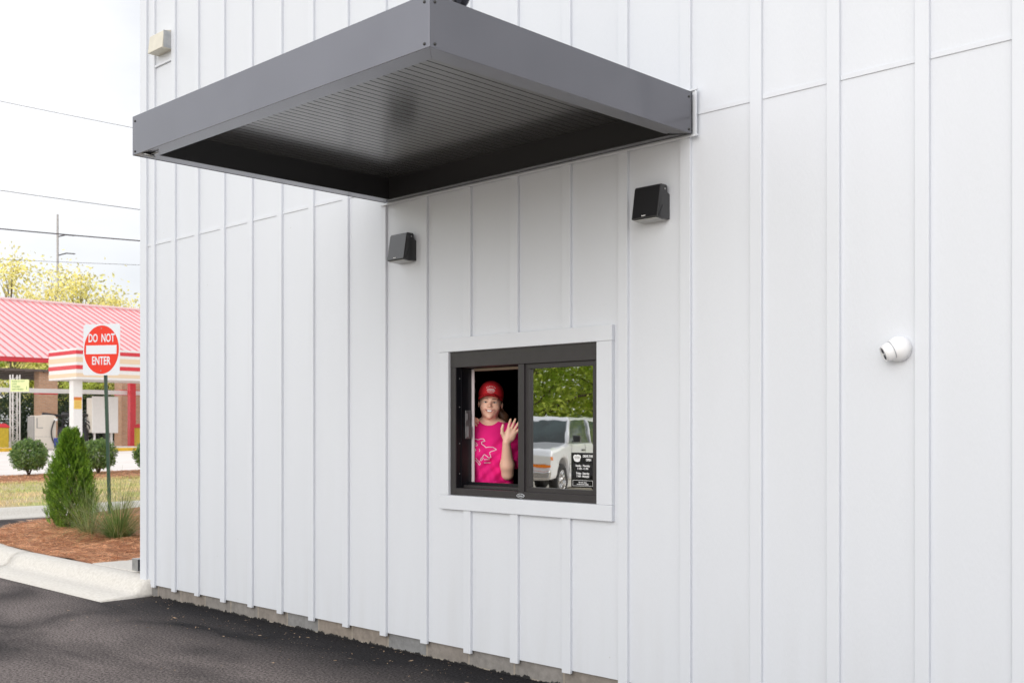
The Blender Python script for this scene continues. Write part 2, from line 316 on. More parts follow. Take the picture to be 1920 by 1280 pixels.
# ------------------------------------------------------------------ ground, kerbs, lot, verge
def sheet(name, A, B, dz, m, rows=6, sub=4, kind='structure', follow=True):
    """ground sheet between two polylines of (x, y)"""
    def dens(P):
        o = []
        for i in range(len(P)-1):
            for k in range(sub): f = k/sub; o.append((P[i][0]*(1-f)+P[i+1][0]*f, P[i][1]*(1-f)+P[i+1][1]*f))
        return o+[tuple(P[-1][:2])]
    A = dens(A); B = dens(B); n = len(A); mb = MB(); vs = []
    for j in range(rows+1):
        f = j/rows
        for i in range(n):
            x = A[i][0]*(1-f)+B[i][0]*f; y = A[i][1]*(1-f)+B[i][1]*f
            vs.append((x, y, (gxy(x, y) if follow else 0)+(dz(x, y) if callable(dz) else dz)))
    mb.add(vs, [(j*n+i, j*n+i+1, (j+1)*n+i+1, (j+1)*n+i) for j in range(rows) for i in range(n-1)])
    o = mb.build(name, m, smooth=True); tag(o, kind=kind); return o
# one sheet to the horizon, finer near the place
xs = sorted(set([-600, -400, -250, -150, -110]+list(range(-90, 31, 2))+[60, 120, 250, 400, 600]))
ys = sorted(set([-600, -400, -250, -120]+list(range(-60, 91, 2))+[110, 150, 250, 400, 600]))
gm = MB(); gm.add([(x, y, gxy(x, y)-.004) for y in ys for x in xs], [(j*len(xs)+i, j*len(xs)+i+1, (j+1)*len(xs)+i+1, (j+1)*len(xs)+i) for j in range(len(ys)-1) for i in range(len(xs)-1)])
M['bounce_paving'] = mat('bounce_concrete', (.72, .64, .54), .9, c2=(.60, .53, .45), vscale=.7, detail=7)  # pale concrete for the added paving that bounces light onto the wall
M['far_ground'] = mat('far_ground', (.22, .20, .13), .95, c2=(.13, .15, .07), vscale=.08, bump=.2, bscale=3)
gnd = gm.build('ground', M['far_ground'], smooth=True); tag(gnd, kind='structure')
# drive lane of asphalt, then unseen pale paving added to bounce light
sheet('drive_lane', [(-32, -20), (-20, -20), (-10, -20), (0, -20), (12, -20)], [(-32, 12), (-20, 12), (-10, 12), (0, 12), (12, 12)], 0.0, M['asphalt'], rows=16)
sheet('lot_and_bounce_paving', [(-18, -40), (30, -40)], [(-18, -8.2), (30, -8.2)], .004, M['bounce_paving'], rows=8)  # out of view, added to brighten the wall under the canopy
sheet('lot_and_bounce_paving', [(-5.7, -8.199), (30, -8.199)], [(-5.7, -2.45), (30, -2.45)], .004, M['bounce_paving'], rows=4)  # same added paving carried closer to the window for more bounce

def sweep(mb, P, prof, flip=1, jz=None):
    """P polyline (x,y); prof list of (offset to the left of travel, z)"""
    n = len(P); k = len(prof); vs = []
    for i in range(n):
        a = Vector(P[max(i-1, 0)]).to_2d(); b = Vector(P[min(i+1, n-1)]).to_2d(); d = (b-a).normalized(); nn = Vector((-d.y, d.x))*flip
        for (o, z) in prof:
            x = P[i][0]+nn.x*o; y = P[i][1]+nn.y*o; vs.append((x, y, z+(gxy(P[i][0], P[i][1]) if jz is None else jz)))
    mb.add(vs, [(i*k+j, i*k+j+1, (i+1)*k+j+1, (i+1)*k+j) for i in range(n-1) for j in range(k-1)]+[tuple(range(k)), tuple(range((n-1)*k, n*k))])
def smooth_line(P, it=2):
    P = [Vector(p).to_2d() for p in P]
    for _ in range(it):
        Q = [P[0]]
        for i in range(len(P)-1): Q += [P[i]*.75+P[i+1]*.25, P[i]*.25+P[i+1]*.75]
        P = Q+[P[-1]]
    return [tuple(p) for p in P]
back = smooth_line([(-9.06, .15), (-10.5, .15), (-12.0, .15), (-13.2, .26), (-14.15, .5), (-14.9, .95), (-15.62, 1.83), (-16.5, 3.2), (-17.4, 4.9), (-18.2, 7.0), (-19.0, 10)])
# kerb profile measured from its back edge outwards (rolled kerb and gutter pan)
prof = [(0, .0), (0, .150), (.05, .158), (.12, .156), (.165, .147), (.20, .122), (.225, .088), (.25, .052), (.285, .032), (.34, .022), (.60, .010), (.605, -.02)]
bk1 = [p for p in back if p[0] > -11.95]+[(-11.985, .15)]; bk2 = [(-12.0, .15)]+[p for p in back if p[0] < -12.05]
for bk in (bk1, bk2):
    km = MB(); sweep(km, bk, prof, jz=0); tag(km.build('kerb', M['conc'], smooth=True), kind='structure')
km = MB(); P2 = [(-18.42, y) for y in (-20, -8, -2, 2, 6, 10, 12)]
sweep(km, P2, [(0, -.02), (0, .010), (.20, .016), (.27, .026), (.31, .045), (.34, .08), (.375, .118), (.42, .145), (.47, .156), (.58, .156), (.6, .14), (.6, 0)], flip=1)
tag(km.build('kerb', M['conc'], smooth=True), kind='structure')
def verge_z(x, y):
    g = gxy(x, y); return max(.15, g+.02)-g+.03*math.sin(x*1.3+y*.7)*min(1, max(0, -(x+19.2)/2))
sheet('verge', [(-19.0, -14), (-19.0, 20)], [(-26.6, -14), (-27.0, 20)], verge_z, M['verge'], rows=12, sub=30)
def mul_z(x, y):
    g = gxy(x, y); return max(.15, g+.02)-g+.02
sheet('mulch_strip', [(-26.5, -14), (-26.9, 20)], [(-30.2, -14), (-30.6, 20)], mul_z, M['strawbed'], rows=6, sub=30)
sheet('lot_and_bounce_paving', [(-30.1, -30), (-30.4, 70)], [(-90, -30), (-90, 70)], .03, M['conc_far'], rows=24, sub=40)
# planted island: pine straw bed and the concrete walk along the building
def isl(x, y): return .150+.05*max(0, min(1, (y-.2)/.8))*min(1, max(0, (-10.6-x)/1.2))+.012*math.sin(x*5+y*3)
bed_in = [(-10.45, .15)]+[p for p in back if p[0] < -10.5]
# bed as a fan of rows between the back of the kerb and the walk
def bedsheet(name, A, Bf, m, zf, rows):
    mb = MB(); n = len(A); vs = []
    for j in range(rows+1):
        f = j/rows
        for i in range(n):
            b = Bf(i, n); x = A[i][0]*(1-f)+b[0]*f; y = A[i][1]*(1-f)+b[1]*f; vs.append((x, y, zf(x, y)))
    mb.add(vs, [(j*n+i, j*n+i+1, (j+1)*n+i+1, (j+1)*n+i) for j in range(rows) for i in range(n-1)])
    return mb.build(name, m, smooth=True)
bed = bedsheet('straw_bed', bed_in, lambda i, n: (-10.5-.1*i/n, .15+10*i/(n-1)), M['strawbed'], isl, 12); tag(bed, kind='structure')
wk = MB(); wk.box(-10.52, -9.15, .146, 12, .0, .158); wk.box(-9.6, -9.57, .2, .21, .158, .159)
tag(wk.build('walkway', M['conc'], bevel=.006), kind='structure')

# ------------------------------------------------------------------ the white building
XL, XR = -9.19, 4.0
WX0, WX1, WZ0, WZ1 = -5.121, -3.907, 1.066, 1.966
b0 = thing('building', (-5, .5, 0), 'white board and batten building with a drive-through window and grey canopy', 'building')
mb = MB()
mb.box(XL+.03, WX0, 0, .13, .108, 6.6); mb.box(WX1, XR, 0, .13, .108, 6.6); mb.box(WX0, WX1, 0, .13, .108, WZ0); mb.box(WX0, WX1, 0, .13, WZ1, 6.6)
mb.build('front_wall', M['siding'], b0)
mb = MB(); mb.box(XL+.005, XL+.0299, .04, 12, .108, 6.6); mb.box(XR-.1, XR, .131, 12, .1, 6.6); mb.box(XL, XR, 11.9, 12, .1, 6.6); mb.build('side_wall', M['siding'], b0)
mb = MB(); mb.box(XL-.1, XR+.1, -.1, 12.1, 6.6, 6.8); mb.build('roof', M['canopy'], b0)
mb = MB(); mb.box(XL+.05, XR, .018, .3, -.05, .1075); mb.box(XL+.05, XL+.3, .3, 11.8, -.05, .1075); mb.build('foundation', M['block'], b0)
# corner boards
mb = MB(); mb.box(XL, -9.095, -.02, -.0002, .095, 6.6); mb.box(XL-.02, XL, -.02, .09, .095, 6.6); mb.build('corner_board', M['batten'], b0, bevel=.002)
bats = [-8.95, -8.59, -8.205, -7.80, -7.395, -6.99, -6.585, -6.175, -5.757, -5.34, -4.929, -4.522, -4.107, -3.696, -3.285, -2.867, -2.454, -2.031, -1.618, -1.21, -.80, -.39, .02, .43, .84, 1.25]
for i, xr in enumerate(bats):
    mb = MB(); x0 = xr-.064
    zb = .092+rng.uniform(-.006, .006)
    jz = .0004*(i % 3)
    if WX0-.05 < xr < WX1+.02:
        mb.box(x0, xr, -.019-jz, -.0002, zb, .9748); mb.box(x0, xr, -.019-jz, -.0002, 2.0556, 6.6)
    else:
        mb.box(x0, xr, -.019-jz, -.0002, zb, 6.6)
    mb.build('batten', M['batten'], b0, bevel=.0018)
mb = MB(); e = [XL+.095]+bats
for i in range(len(e)-1):
    a, b_ = e[i], e[i+1]-.064
    if a < -3.3 and b_ > -5.74: continue
    mb = MB(); mb.box(a+.0005, b_-.0005, -.0055, -.0002, 3.096, 3.120); mb.build('flashing', M['batten'], b0, bevel=.001)
mb = MB()
mb.box(-5.212, -3.795, -.03, -.0003, 1.9675, 2.0550); mb.box(-5.208, -5.1225, -.028, -.0003, 1.0645, 1.967); mb.box(-3.9055, -3.797, -.028, -.0003, 1.0645, 1.967); mb.box(-5.208, -3.797, -.0285, -.0003, .9755, 1.0640)
mb.build('window_casing', M['batten'], b0, bevel=.0025)
mb = MB(); mb.box(-8.948, -8.656, -.016, -.0003, 4.645, 4.662); mb.build('siding_ledge', M['batten'], b0, bevel=.002)
mb = MB(); mb.box(-5.79, -3.24, -.026, -.0195, 2.982, 3.225); mb.box(-5.80, -3.228, -.036, -.0266, 3.2155, 3.226); mb.box(-5.80, -3.228, -.036, -.0266, 2.981, 2.990); mb.box(-3.247, -3.236, -.034, -.0267, 2.9905, 3.2150)
mb.build('canopy_backing_trim', M['batten'], b0, bevel=.001)

# serving window: frame, fixed sash with glass, open leaf tucked against the jamb
mb = MB(); x0, x1, z0, z1 = WX0+.002, WX1-.002, WZ0+.002, WZ1-.002; yf = -.012
mb.box(x0, x1, yf, .10, 1.868, z1)                       # header
mb.box(x0, x0+.046, yf+.001, .10, z0, 1.8675); mb.box(x1-.022, x1, yf+.001, .10, z0, 1.8675)
mb.box(x0+.0465, x1-.0225, yf+.002, .10, z0, 1.110)      # sill rail
mb.box(-4.527, -4.480, yf+.003, .098, 1.1105, 1.8675)    # meeting mullion
mb.box(x0+.05, -4.53, .055, .10, 1.1105, 1.128)
frame = mb.build('window', M['bronze'], b0, bevel=.0015)
mb = MB(); sx0, sx1, sz0, sz1 = -4.4795, -3.932, 1.1105, 1.8675
gx0, gx1, gz0, gz1 = -4.447, -3.958, 1.138, 1.839
yy0, yy1 = .004, .05
mb.box(sx0, sx1, yy0, yy1, gz1, sz1); mb.box(sx0, sx1, yy0, yy1, sz0, gz0); mb.box(sx0, gx0, yy0+.0005, yy1, gz0+.0001, gz1-.0001); mb.box(gx1, sx1, yy0+.0005, yy1, gz0+.0001, gz1-.0001)
mb.build('sash', M['bronze'], frame, bevel=.001)
mb = MB(); mb.box(gx0, gx1, .022, .026, gz0, gz1); pane = mb.build('pane', M['glass'], frame)
mb = MB(); mb.box(gx0+.001, gx0+.013, .027, .044, gz0+.001, gz1-.001); mb.box(gx0+.0135, gx1-.001, .027, .044, gz0+.001, gz0+.011); mb.build('glass_spacer', M['grey'], frame)
M['dark_track'] = mat('dark_track', (.012, .012, .016), .35, metal=.3)
mb = MB(); mb.box(-5.0725, -5.0715, .0, .1295, 1.112, 1.866); mb.box(-5.071, -5.066, .036, .041, 1.112, 1.866); mb.box(-5.0705, -4.528, .101, .125, 1.111, 1.146); mb.build('leaf_track', M['dark_track'], frame)
mb = MB(); mb.box(-5.0705, -5.049, .1265, .134, 1.146, 1.862); mb.build('leaf_edge_strip', mat('pale_edge', (.70, .62, .64), .4), frame, bevel=.001)
mb = MB(); mb.box(-5.0708, -5.064, .070, .112, 1.42, 1.60); mb.box(-5.064, -5.058, .076, .106, 1.535, 1.58); mb.box(-5.064, -5.052, .080, .112, 1.43, 1.50); mb.build('latch', mat('latch_metal', (.30, .29, .30), .35, metal=.7), frame, bevel=.0015)
for z in (1.80, 1.62, 1.20, 1.39):
    mb = MB(); mb.lathe([(.004, 0), (.004, .002), (.002, .003)], (-5.0708, .022, z), (1, 0, 0), 8); mb.build('screw', M['galv'], frame)
# tan head liner and interior sill
mb = MB(); mb.box(-5.05, -4.53, .128, .16, 1.85, 1.866); mb.build('head_liner', mat('tan_liner', (.35, .27, .20), .6), frame)
# oval maker's plate
mb = MB(); prof = [(math.cos(q*math.pi/16)*.0305, math.sin(q*math.pi/16)*.0125) for q in range(32)]
mb.prism([(-4.504+a, 1.0865+b) for a, b in prof], 'y', yf-.001, yf+.0018)
plate = mb.build('maker_plate', M['sign_white'], frame)
mb = MB(); mb.prism([(-4.504+a*.9, 1.0865+b*.84) for a, b in prof], 'y', yf-.0016, yf-.0004)
mb.mi = 1
for k in range(11): mb.box(-4.523+k*.0036, -4.5209+k*.0036, yf-.0022, yf-.0015, 1.0835, 1.0890-.001*(k % 2))
mb.build('plate_lettering', [M['bronze'], M['sign_white']], frame)
# opening hours on the glass
cx = -4.04
dm = glassmat('decal_film', 0.0, .3, (.42, .42, .44))
mb = MB(); mb.box(-4.1335, gx1-.001, .0212, .0216, gz0+.012, gz0+.21); mb.build('hours_decal', dm, frame)
mb = MB(); yy = .0206; rt, up = (1, 0, 0), (0, 0, 1)
add_text(mb, 'DRIVE-THRU', (-4.003, yy, 1.328), rt, up, .0195, .0004, .76); add_text(mb, 'OPEN', (-4.003, yy, 1.307), rt, up, .0195, .0004, .76)
for tx, zz, ww in (('Sunday - Thursday', 1.274, .86), ('7 AM - 11 PM', 1.257, .86), ('Friday - Saturday', 1.231, .86), ('7 AM - Midnight', 1.214, .86)):
    add_text(mb, tx, (-4.046, yy, zz), rt, up, .0165, .0003, ww)
add_text(mb, 'For your safety,', (-4.046, yy, 1.180), rt, up, .0105, .0001, .9); add_text(mb, 'no walk-up service available.', (-4.046, yy, 1.169), rt, up, .0098, .0001, .78)
for (a, b_, c_, d_) in ((-4.121, -3.972, 1.1905, 1.192), (-4.121, -3.972, 1.1590, 1.1605), (-4.121, -4.1195, 1.1605, 1.1905), (-3.9735, -3.972, 1.1605, 1.1905)): mb.box(a, b_, yy-.0003, yy+.0003, c_, d_)
# badge: scalloped banner
pl = [(-.034, .008), (-.028, .020), (-.018, .025), (-.006, .021), (.006, .026), (.018, .022), (.028, .021), (.034, .009), (.027, -.004), (.024, -.018), (.008, -.024), (-.010, -.023), (-.025, -.016)]
mb.prism([(-4.088+a*.85, 1.316+b_*.85) for a, b_ in pl], 'y', yy-.0003, yy+.0003)
mb.mi = 1
for k in range(3): mb.box(-4.108+k*.001, -4.068-k*.001, yy-.0008, yy-.0004, 1.3255-k*.009, 1.3272-k*.009)
for k in range(7): mb.box(-4.107+k*.006, -4.1045+k*.006, yy-.0008, yy-.0004, 1.3185, 1.3238)
mb.build('decal_lettering', [M['white_ink'], M['bronze']], frame)

# room behind the window
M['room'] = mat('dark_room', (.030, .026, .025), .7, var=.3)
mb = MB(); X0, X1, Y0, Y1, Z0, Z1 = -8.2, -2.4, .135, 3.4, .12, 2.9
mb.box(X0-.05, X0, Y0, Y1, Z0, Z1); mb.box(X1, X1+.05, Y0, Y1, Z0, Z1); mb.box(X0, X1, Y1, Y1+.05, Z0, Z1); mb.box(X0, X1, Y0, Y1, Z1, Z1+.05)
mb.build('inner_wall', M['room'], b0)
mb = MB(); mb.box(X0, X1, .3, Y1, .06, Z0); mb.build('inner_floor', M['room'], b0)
sh = thing('storage_shelf', (-7.3, 2.4, .12), 'dark storage shelf inside behind the person at the window', 'shelf')
mb = MB(); mb.box(-8.1, -6.2, 2.1, 2.6, 1.42, 1.45); mb.box(-8.1, -6.2, 2.1, 2.6, 1.92, 1.95); mb.box(-8.1, -6.2, 2.1, 2.6, .9, .93); mb.box(-8.1, -6.2, 2.1, 2.6, 2.3, 2.33); mb.build('shelf_board', mat('steel_shelf', (.10, .085, .07), .4, metal=.5), sh)
for x in (-8.1, -6.24):
    for y in (2.1, 2.57):
        mb = MB(); mb.box(x+.001, x+.04, y-.002, y+.03, .12, 2.4); mb.build('post', M['grey'], sh)
card = mat('cardboard', (.50, .38, .18), .8, var=.15)
bx = MB(); bx.prism([(0, 0), (.34, 0), (.34, .13), (.30, .17), (.05, .17), (0, .13)], 'y', 0, .25)
o = bx.build('paper_box', card, bevel=.004); o.location = (-6.15, 1.05, 1.33); tag(o, 'pale yellow paper box on the counter behind the person', 'box')
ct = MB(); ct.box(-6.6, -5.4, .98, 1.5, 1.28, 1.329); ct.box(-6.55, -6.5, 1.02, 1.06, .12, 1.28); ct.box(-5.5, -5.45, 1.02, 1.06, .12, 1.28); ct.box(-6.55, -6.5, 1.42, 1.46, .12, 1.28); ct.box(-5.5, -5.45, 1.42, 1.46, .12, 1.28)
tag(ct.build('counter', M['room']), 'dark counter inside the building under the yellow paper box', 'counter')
ck = MB(); ck.lathe([(.0, 0), (.017, 0), (.022, .045), (.023, .047), (.0, .048)], (0, 0, 0), (0, 0, 1), 14); ck.mi = 1; ck.lathe([(.0, .048), (.020, .048), (.018, .054), (.0, .056)], (0, 0, 0), (0, 0, 1), 14)
o = ck.build('sauce_cup', [M['blue'], mat('orange_lid', (.6, .15, .03), .4)], smooth=True); o.location = (-4.575, .112, 1.146); tag(o, 'tiny blue cup with orange lid on the window sill by the mullion', 'cup')

# ------------------------------------------------------------------ canopy
CX0, CX1, CY0, CY1, CZ0, CZ1 = -5.735, -3.257, -1.83, -.0375, 2.993, 3.208
cn = thing('canopy', (-4.5, 0, CZ0), 'flat dark grey metal canopy cantilevered over the drive-through window', 'canopy')
T = .004
def fascia(poly, a, x0, x1):
    mb = MB(); mb.prism(poly, a, x0, x1); mb.build('fascia', M['canopy'], cn, bevel=.0012)
fl = .10
# L shaped fascia pieces: face, bottom flange and inner upstand
mb = MB(); mb.box(CX0, CX1, CY0, CY0+T, CZ0, CZ1); mb.build('fascia', M['canopy'], cn, bevel=.0015)
mb = MB(); mb.box(CX1-T, CX1, CY0+T, CY1, CZ0, CZ1); mb.build('fascia', M['canopy'], cn, bevel=.0015)
mb = MB(); mb.box(CX0, CX0+T, CY0+T, CY1, CZ0, CZ1); mb.build('fascia', M['canopy'], cn, bevel=.0015)
mb = MB(); zz = CZ0+.002
def mitre(p): mb.add([(x, y, zz) for x, y in p]+[(x, y, zz+.003) for x, y in p], [(0,1,2,3), (4,5,6,7), (0,1,5,4), (1,2,6,5), (2,3,7,6), (3,0,4,7)])
a, b_, c_, d_ = CX0+T, CX1-T, CY0+T, CY1
mitre([(a, c_), (b_, c_), (b_-fl, c_+fl), (a+fl, c_+fl)]); mitre([(b_, c_+.0015), (b_, d_), (b_-fl, d_-fl), (b_-fl, c_+fl+.0015)])
mitre([(a, c_+.0015), (a, d_), (a+fl, d_-fl*.55), (a+fl, c_+fl+.0015)]); mitre([(a+.0015, d_), (b_-.0015, d_), (b_-fl, d_-fl*.55), (a+fl, d_-fl*.55)])
mb.mi = 1
for (p, q, r_, s_) in ((a+fl, b_-fl, c_+fl, c_+fl+.003), (a+fl, b_-fl, d_-fl*.55-.003, d_-fl*.55)): mb.box(p, q, r_, s_, zz+.003, CZ1-.02)
for (p, q) in ((a+fl, a+fl+.003), (b_-fl-.003, b_-fl)): mb.box(p, q, c_+fl+.003, d_-fl*.55-.003, zz+.003, CZ1-.02)
mb.build('flange', [M['canopy'], M['inner_black']], cn)
mb = MB(); x = a+fl+.006; k = 0; mb.mi = 0
while x < b_-fl-.01:
    x2 = min(x+.0448, b_-fl-.004); mb.box(x, x2, c_+fl+.004, d_-fl*.55-.004, CZ0+.138, CZ0+.146); x += .0508; k += 1
mb.mi = 1; mb.box(a+fl+.004, b_-fl-.004, c_+fl+.004, d_-fl*.55-.004, CZ0+.1465, CZ0+.16)
mb.build('soffit', [M['soffit'], M['groove']], cn)
mb = MB(); mb.box(a, b_, c_, d_, CZ1-.015, CZ1-.006); mb.build('deck', M['canopy'], cn)
for (x, y, ax) in ((CX0+.03, CY0, (0, -1, 0)), (CX1-.03, CY0, (0, -1, 0)), (CX1, CY0+.03, (1, 0, 0)), (CX1, CY1-.03, (1, 0, 0))):
    for z in (CZ0+.018, CZ1-.03):
        mb = MB(); mb.lathe([(.0065, 0), (.0065, .002), (.004, .005), (.0, .0055)], (x, y, z), ax, 10); mb.build('screw', M['gold'], cn, smooth=True)
# drain spout under the far corner
mb = MB(); mb.lathe([(.032, .004), (.038, .0), (.038, -.004), (.033, -.006), (.033, .002), (.030, .003)], (CX0+.085, CY0+.052, CZ0-.001), (.25, .1, 1), 24)
mb.mi = 1; mb.lathe([(0, -.001), (.033, -.0015), (.033, 0), (0, .001)], (CX0+.085, CY0+.052, CZ0-.002), (.25, .1, 1), 20)
mb.mi = 0; mb.tube([(CX0+.12, CY0+.05, CZ0-.003), (CX0+.19, CY0+.055, CZ0-.004)], .0035, 6)
mb.build('drain_spout', [M['galv'], M['groove']], cn)
# small grey spotlight standing on the canopy roof near its front corner
sl = thing('roof_spotlight', (-3.36, -1.62, CZ1), 'grey roof spotlight cropped by the top edge, on the canopy near its front corner', 'spotlight')
mb = MB(); mb.box(-3.41, -3.31, -1.67, -1.57, CZ1+.0005, CZ1+.008); mb.tube([(-3.36, -1.62, CZ1+.008), (-3.36, -1.62, CZ1+.055)], .009, 10); mb.build('bracket', M['canopy'], sl)
mb = MB(); mb.tube([(-3.40, -1.66, CZ1+.07), (-3.36, -1.62, CZ1+.05), (-3.33, -1.59, CZ1+.07)], .008, 8); mb.build('yoke', M['canopy'], sl, smooth=True)
mb = MB(); mb.lathe([(0, -.08), (.022, -.07), (.034, -.03), (.042, .03), (.044, .045), (.040, .046), (0, .044)], (-3.325, -1.585, CZ1+.085), (.6, -.2, .75), 24); mb.build('lamp_head', M['canopy'], sl, smooth=True)

# ------------------------------------------------------------------ wall lights, camera, vents
def wall_light(cx, label):
    t = thing('wall_light', (cx, 0, 2.583), label, 'wall light', 'black wedge wall lights under the canopy')
    mb = MB(); W = .085; p = [(-.0003, .0), (-.060, -.004), (-.112, .004), (-.107, .03), (-.084, .168), (-.076, .178), (-.030, .178), (-.022, .172), (-.020, .14), (-.0003, .132)]
    mb.prism([(y, 2.583+z) for y, z in p], 'x', cx-W, cx+W); mb.build('housing', M['black_pl'], t, bevel=.004)
    for s in (-1, 1):
        mb = MB(); mb.lathe([(.0055, 0), (.005, .002), (0, .0025)], (cx+s*W, -.045, 2.583+.155), (s, 0, 0), 10); mb.build('screw', M['galv'], t, smooth=True)
        mb = MB(); mb.prism([(-.100, 2.593), (-.082, 2.590), (-.060, 2.64), (-.066, 2.652)], 'x', min(cx+s*W, cx+s*(W+.003)), max(cx+s*W, cx+s*(W+.003))); mb.build('side_rib', M['black_pl'], t, bevel=.001)
    mb = MB(); mb.prism([(-.012, 2.580), (-.104, 2.583), (-.100, 2.5785), (-.014, 2.5755)], 'x', cx-W+.012, cx+W-.012); mb.build('lens', mat('light_lens', (.42, .42, .41), .3), t)
    mb = MB()
    for k in range(5): mb.box(cx-.018+k*.0050, cx-.0145+k*.0050, -.1115, -.1085, 2.5975, 2.6025-.0012*(k % 2))
    mb.build('makers_mark', M['white_ink'], t)
wall_light(-3.51, 'black wedge wall light on the right, nearer the security camera')
wall_light(-5.545, 'black wedge wall light under the far corner of the canopy, left of the window')

sc = thing('security_camera', (-2.141, 0, 1.838), 'white turret security camera on the bare siding right of the window', 'security camera')
mb = MB(); mb.lathe([(.054, 0), (.056, .004), (.056, .014), (.0555, .03), (.052, .043), (.045, .055), (.035, .065), (.022, .072), (0, .075)], (-2.168, -.0003, 1.838), (0, -1, 0), 40); mb.build('base', M['white_pl'], sc, smooth=True)
dr = Vector((-.72, -.62, -.42)).normalized(); c0 = Vector((-2.172, -.036, 1.838))
mb = MB(); mb.lathe([(.0, -.01), (.040, .0), (.0425, .02), (.042, .032), (.039, .048), (.034, .060), (.032, .0605), (.031, .058), (0, .058)], c0, dr, 36); mb.build('eyeball', M['white_pl'], sc, smooth=True)
mb = MB(); mb.lathe([(.0435, .018), (.0442, .0185), (.0442, .0215), (.0435, .022)], c0, dr, 36); mb.build('seam_ring', mat('seam_grey', (.35, .36, .38), .4), sc, smooth=True)
a = dr.cross(Vector((0, 0, 1))).normalized(); b_ = a.cross(dr).normalized()
for s in (-1, 1):
    mb = MB(); mb.lathe([(.0125, .0), (.0125, .0012), (.008, .003), (0, .0035)], c0+dr*.0583+b_*s*.0145, dr, 20); mb.build('eye_lens', M['lens'], sc, smooth=True)

v0 = thing('exhaust_hood', (-8.78, 0, 4.81), 'small galvanised vent hood high on the far left corner', 'vent hood')
mb = MB(); mb.prism([(-.0003, 4.735), (-.0003, 4.905), (-.085, 4.885), (-.105, 4.735)], 'x', -8.905, -8.655); mb.build('hood', mat('hood_warm_reflection', (.68, .64, .54), .5, metal=.35, var=.1, vscale=9), v0, bevel=.003)  # warm reflection on the hood put into its base colour
mb = MB(); mb.box(-8.915, -8.645, -.004, -.0005, 4.9055, 4.915); mb.build('nailing_flange', M['galv'], v0)
mb = MB(); mb.box(-8.654, -8.6525, -.09, -.0005, 4.74, 4.885); mb.build('side_plate', M['galv'], v0)

ds = thing('downspout', (-9.22, .3, .16), 'galvanised downspout elbow at the foot of the far corner', 'downspout')
mb = MB(); q = .004; z0, z1 = .175, .285
mb.box(-9.60, -9.49, .10, .103, z0, z1); mb.box(-9.60, -9.49, .103, .42, z1-q, z1); mb.box(-9.60, -9.49, .103, .42, z0, z0+q); mb.box(-9.60, -9.60+q, .103, .42, z0+q, z1-q)
mb.build('elbow', M['galv'], ds, bevel=.002)
mb = MB(); mb.box(-9.4935, -9.490, .103, .3, z0+q, z1-q); mb.build('shadow_side', mat('painted_shade_metal', (.05, .05, .055), .4), ds)  # shade on this side of the elbow put into a dark colour
mb = MB(); mb.box(-9.49, -9.215, .30, .42, z0, z1); mb.box(-9.32, -9.215, .30, .42, z1, 6.3); mb.build('pipe', M['galv'], ds, bevel=.003)

# ------------------------------------------------------------------ do not enter sign
sp_b = onray(206, 16.6, .15); su = Vector((.955, .296, 0)).normalized(); sn = Vector((.296, -.955, 0)).normalized()
sg = thing('do_not_enter_sign', sp_b, 'red and white DO NOT ENTER sign on a leaning green post', 'road sign')
top = at(197.5, 640, 16.45)
lean = (top-sp_b).normalized(); upv = (lean-sn*lean.dot(sn)).normalized(); su2 = upv.cross(sn)*-1
su2 = sn.cross(upv)*-1 if sn.cross(upv).dot(su) < 0 else sn.cross(upv)
su2.normalize()
mb = MB(); e1 = sp_b-lean*.15; e2 = at(195.5, 612, 16.45)
for off in (-1,): mb.tube([e1, e2], .030, 4)
mb.build('post', M['green_pole'], sg)
C0 = at(192.3, 655.5, 16.36)+sn*.02; H = .381
def plate3(mb, pts, d0, d1):
    n = len(pts); vs = [C0+su2*p[0]+upv*p[1]+sn*d0 for p in pts]+[C0+su2*p[0]+upv*p[1]+sn*d1 for p in pts]
    mb.add(vs, [tuple(range(n)), tuple(range(n, 2*n))]+[(i, (i+1) % n, n+(i+1) % n, n+i) for i in range(n)])
rc = []; rr = .045
for (cxx, cyy, a0) in ((H-rr, H-rr, 0), (-H+rr, H-rr, 90), (-H+rr, -H+rr, 180), (H-rr, -H+rr, 270)):
    for k in range(7): q = R(a0+k*15); rc.append((cxx+rr*math.cos(q), cyy+rr*math.sin(q)))
mb = MB(); plate3(mb, rc, 0, .003); mb.build('plate', M['sign_white'], sg)
mb = MB(); plate3(mb, [(.362*math.cos(R(5*k)), .362*math.sin(R(5*k))) for k in range(72)], .0035, .0045); mb.build('red_disc', M['sign_red'], sg)
mb = MB(); plate3(mb, [(-.315, -.065), (.315, -.065), (.315, .065), (-.315, .065)], .005, .0058); mb.build('bar', M['sign_white'], sg)
mb = MB(); add_text(mb, 'DO  NOT', C0+upv*.168+sn*.0056, su2, upv, .170, .004, .74); add_text(mb, 'ENTER', C0-upv*.170+sn*.0056, su2, upv, .170, .004, .76); mb.build('lettering', M['sign_white'], sg)
for s in (-1, 1):
    mb = MB(); mb.lathe([(.010, 0), (.009, .004), (0, .005)], C0+upv*.315*s+sn*.005, sn, 10); mb.build('bolt', M['galv'], sg)

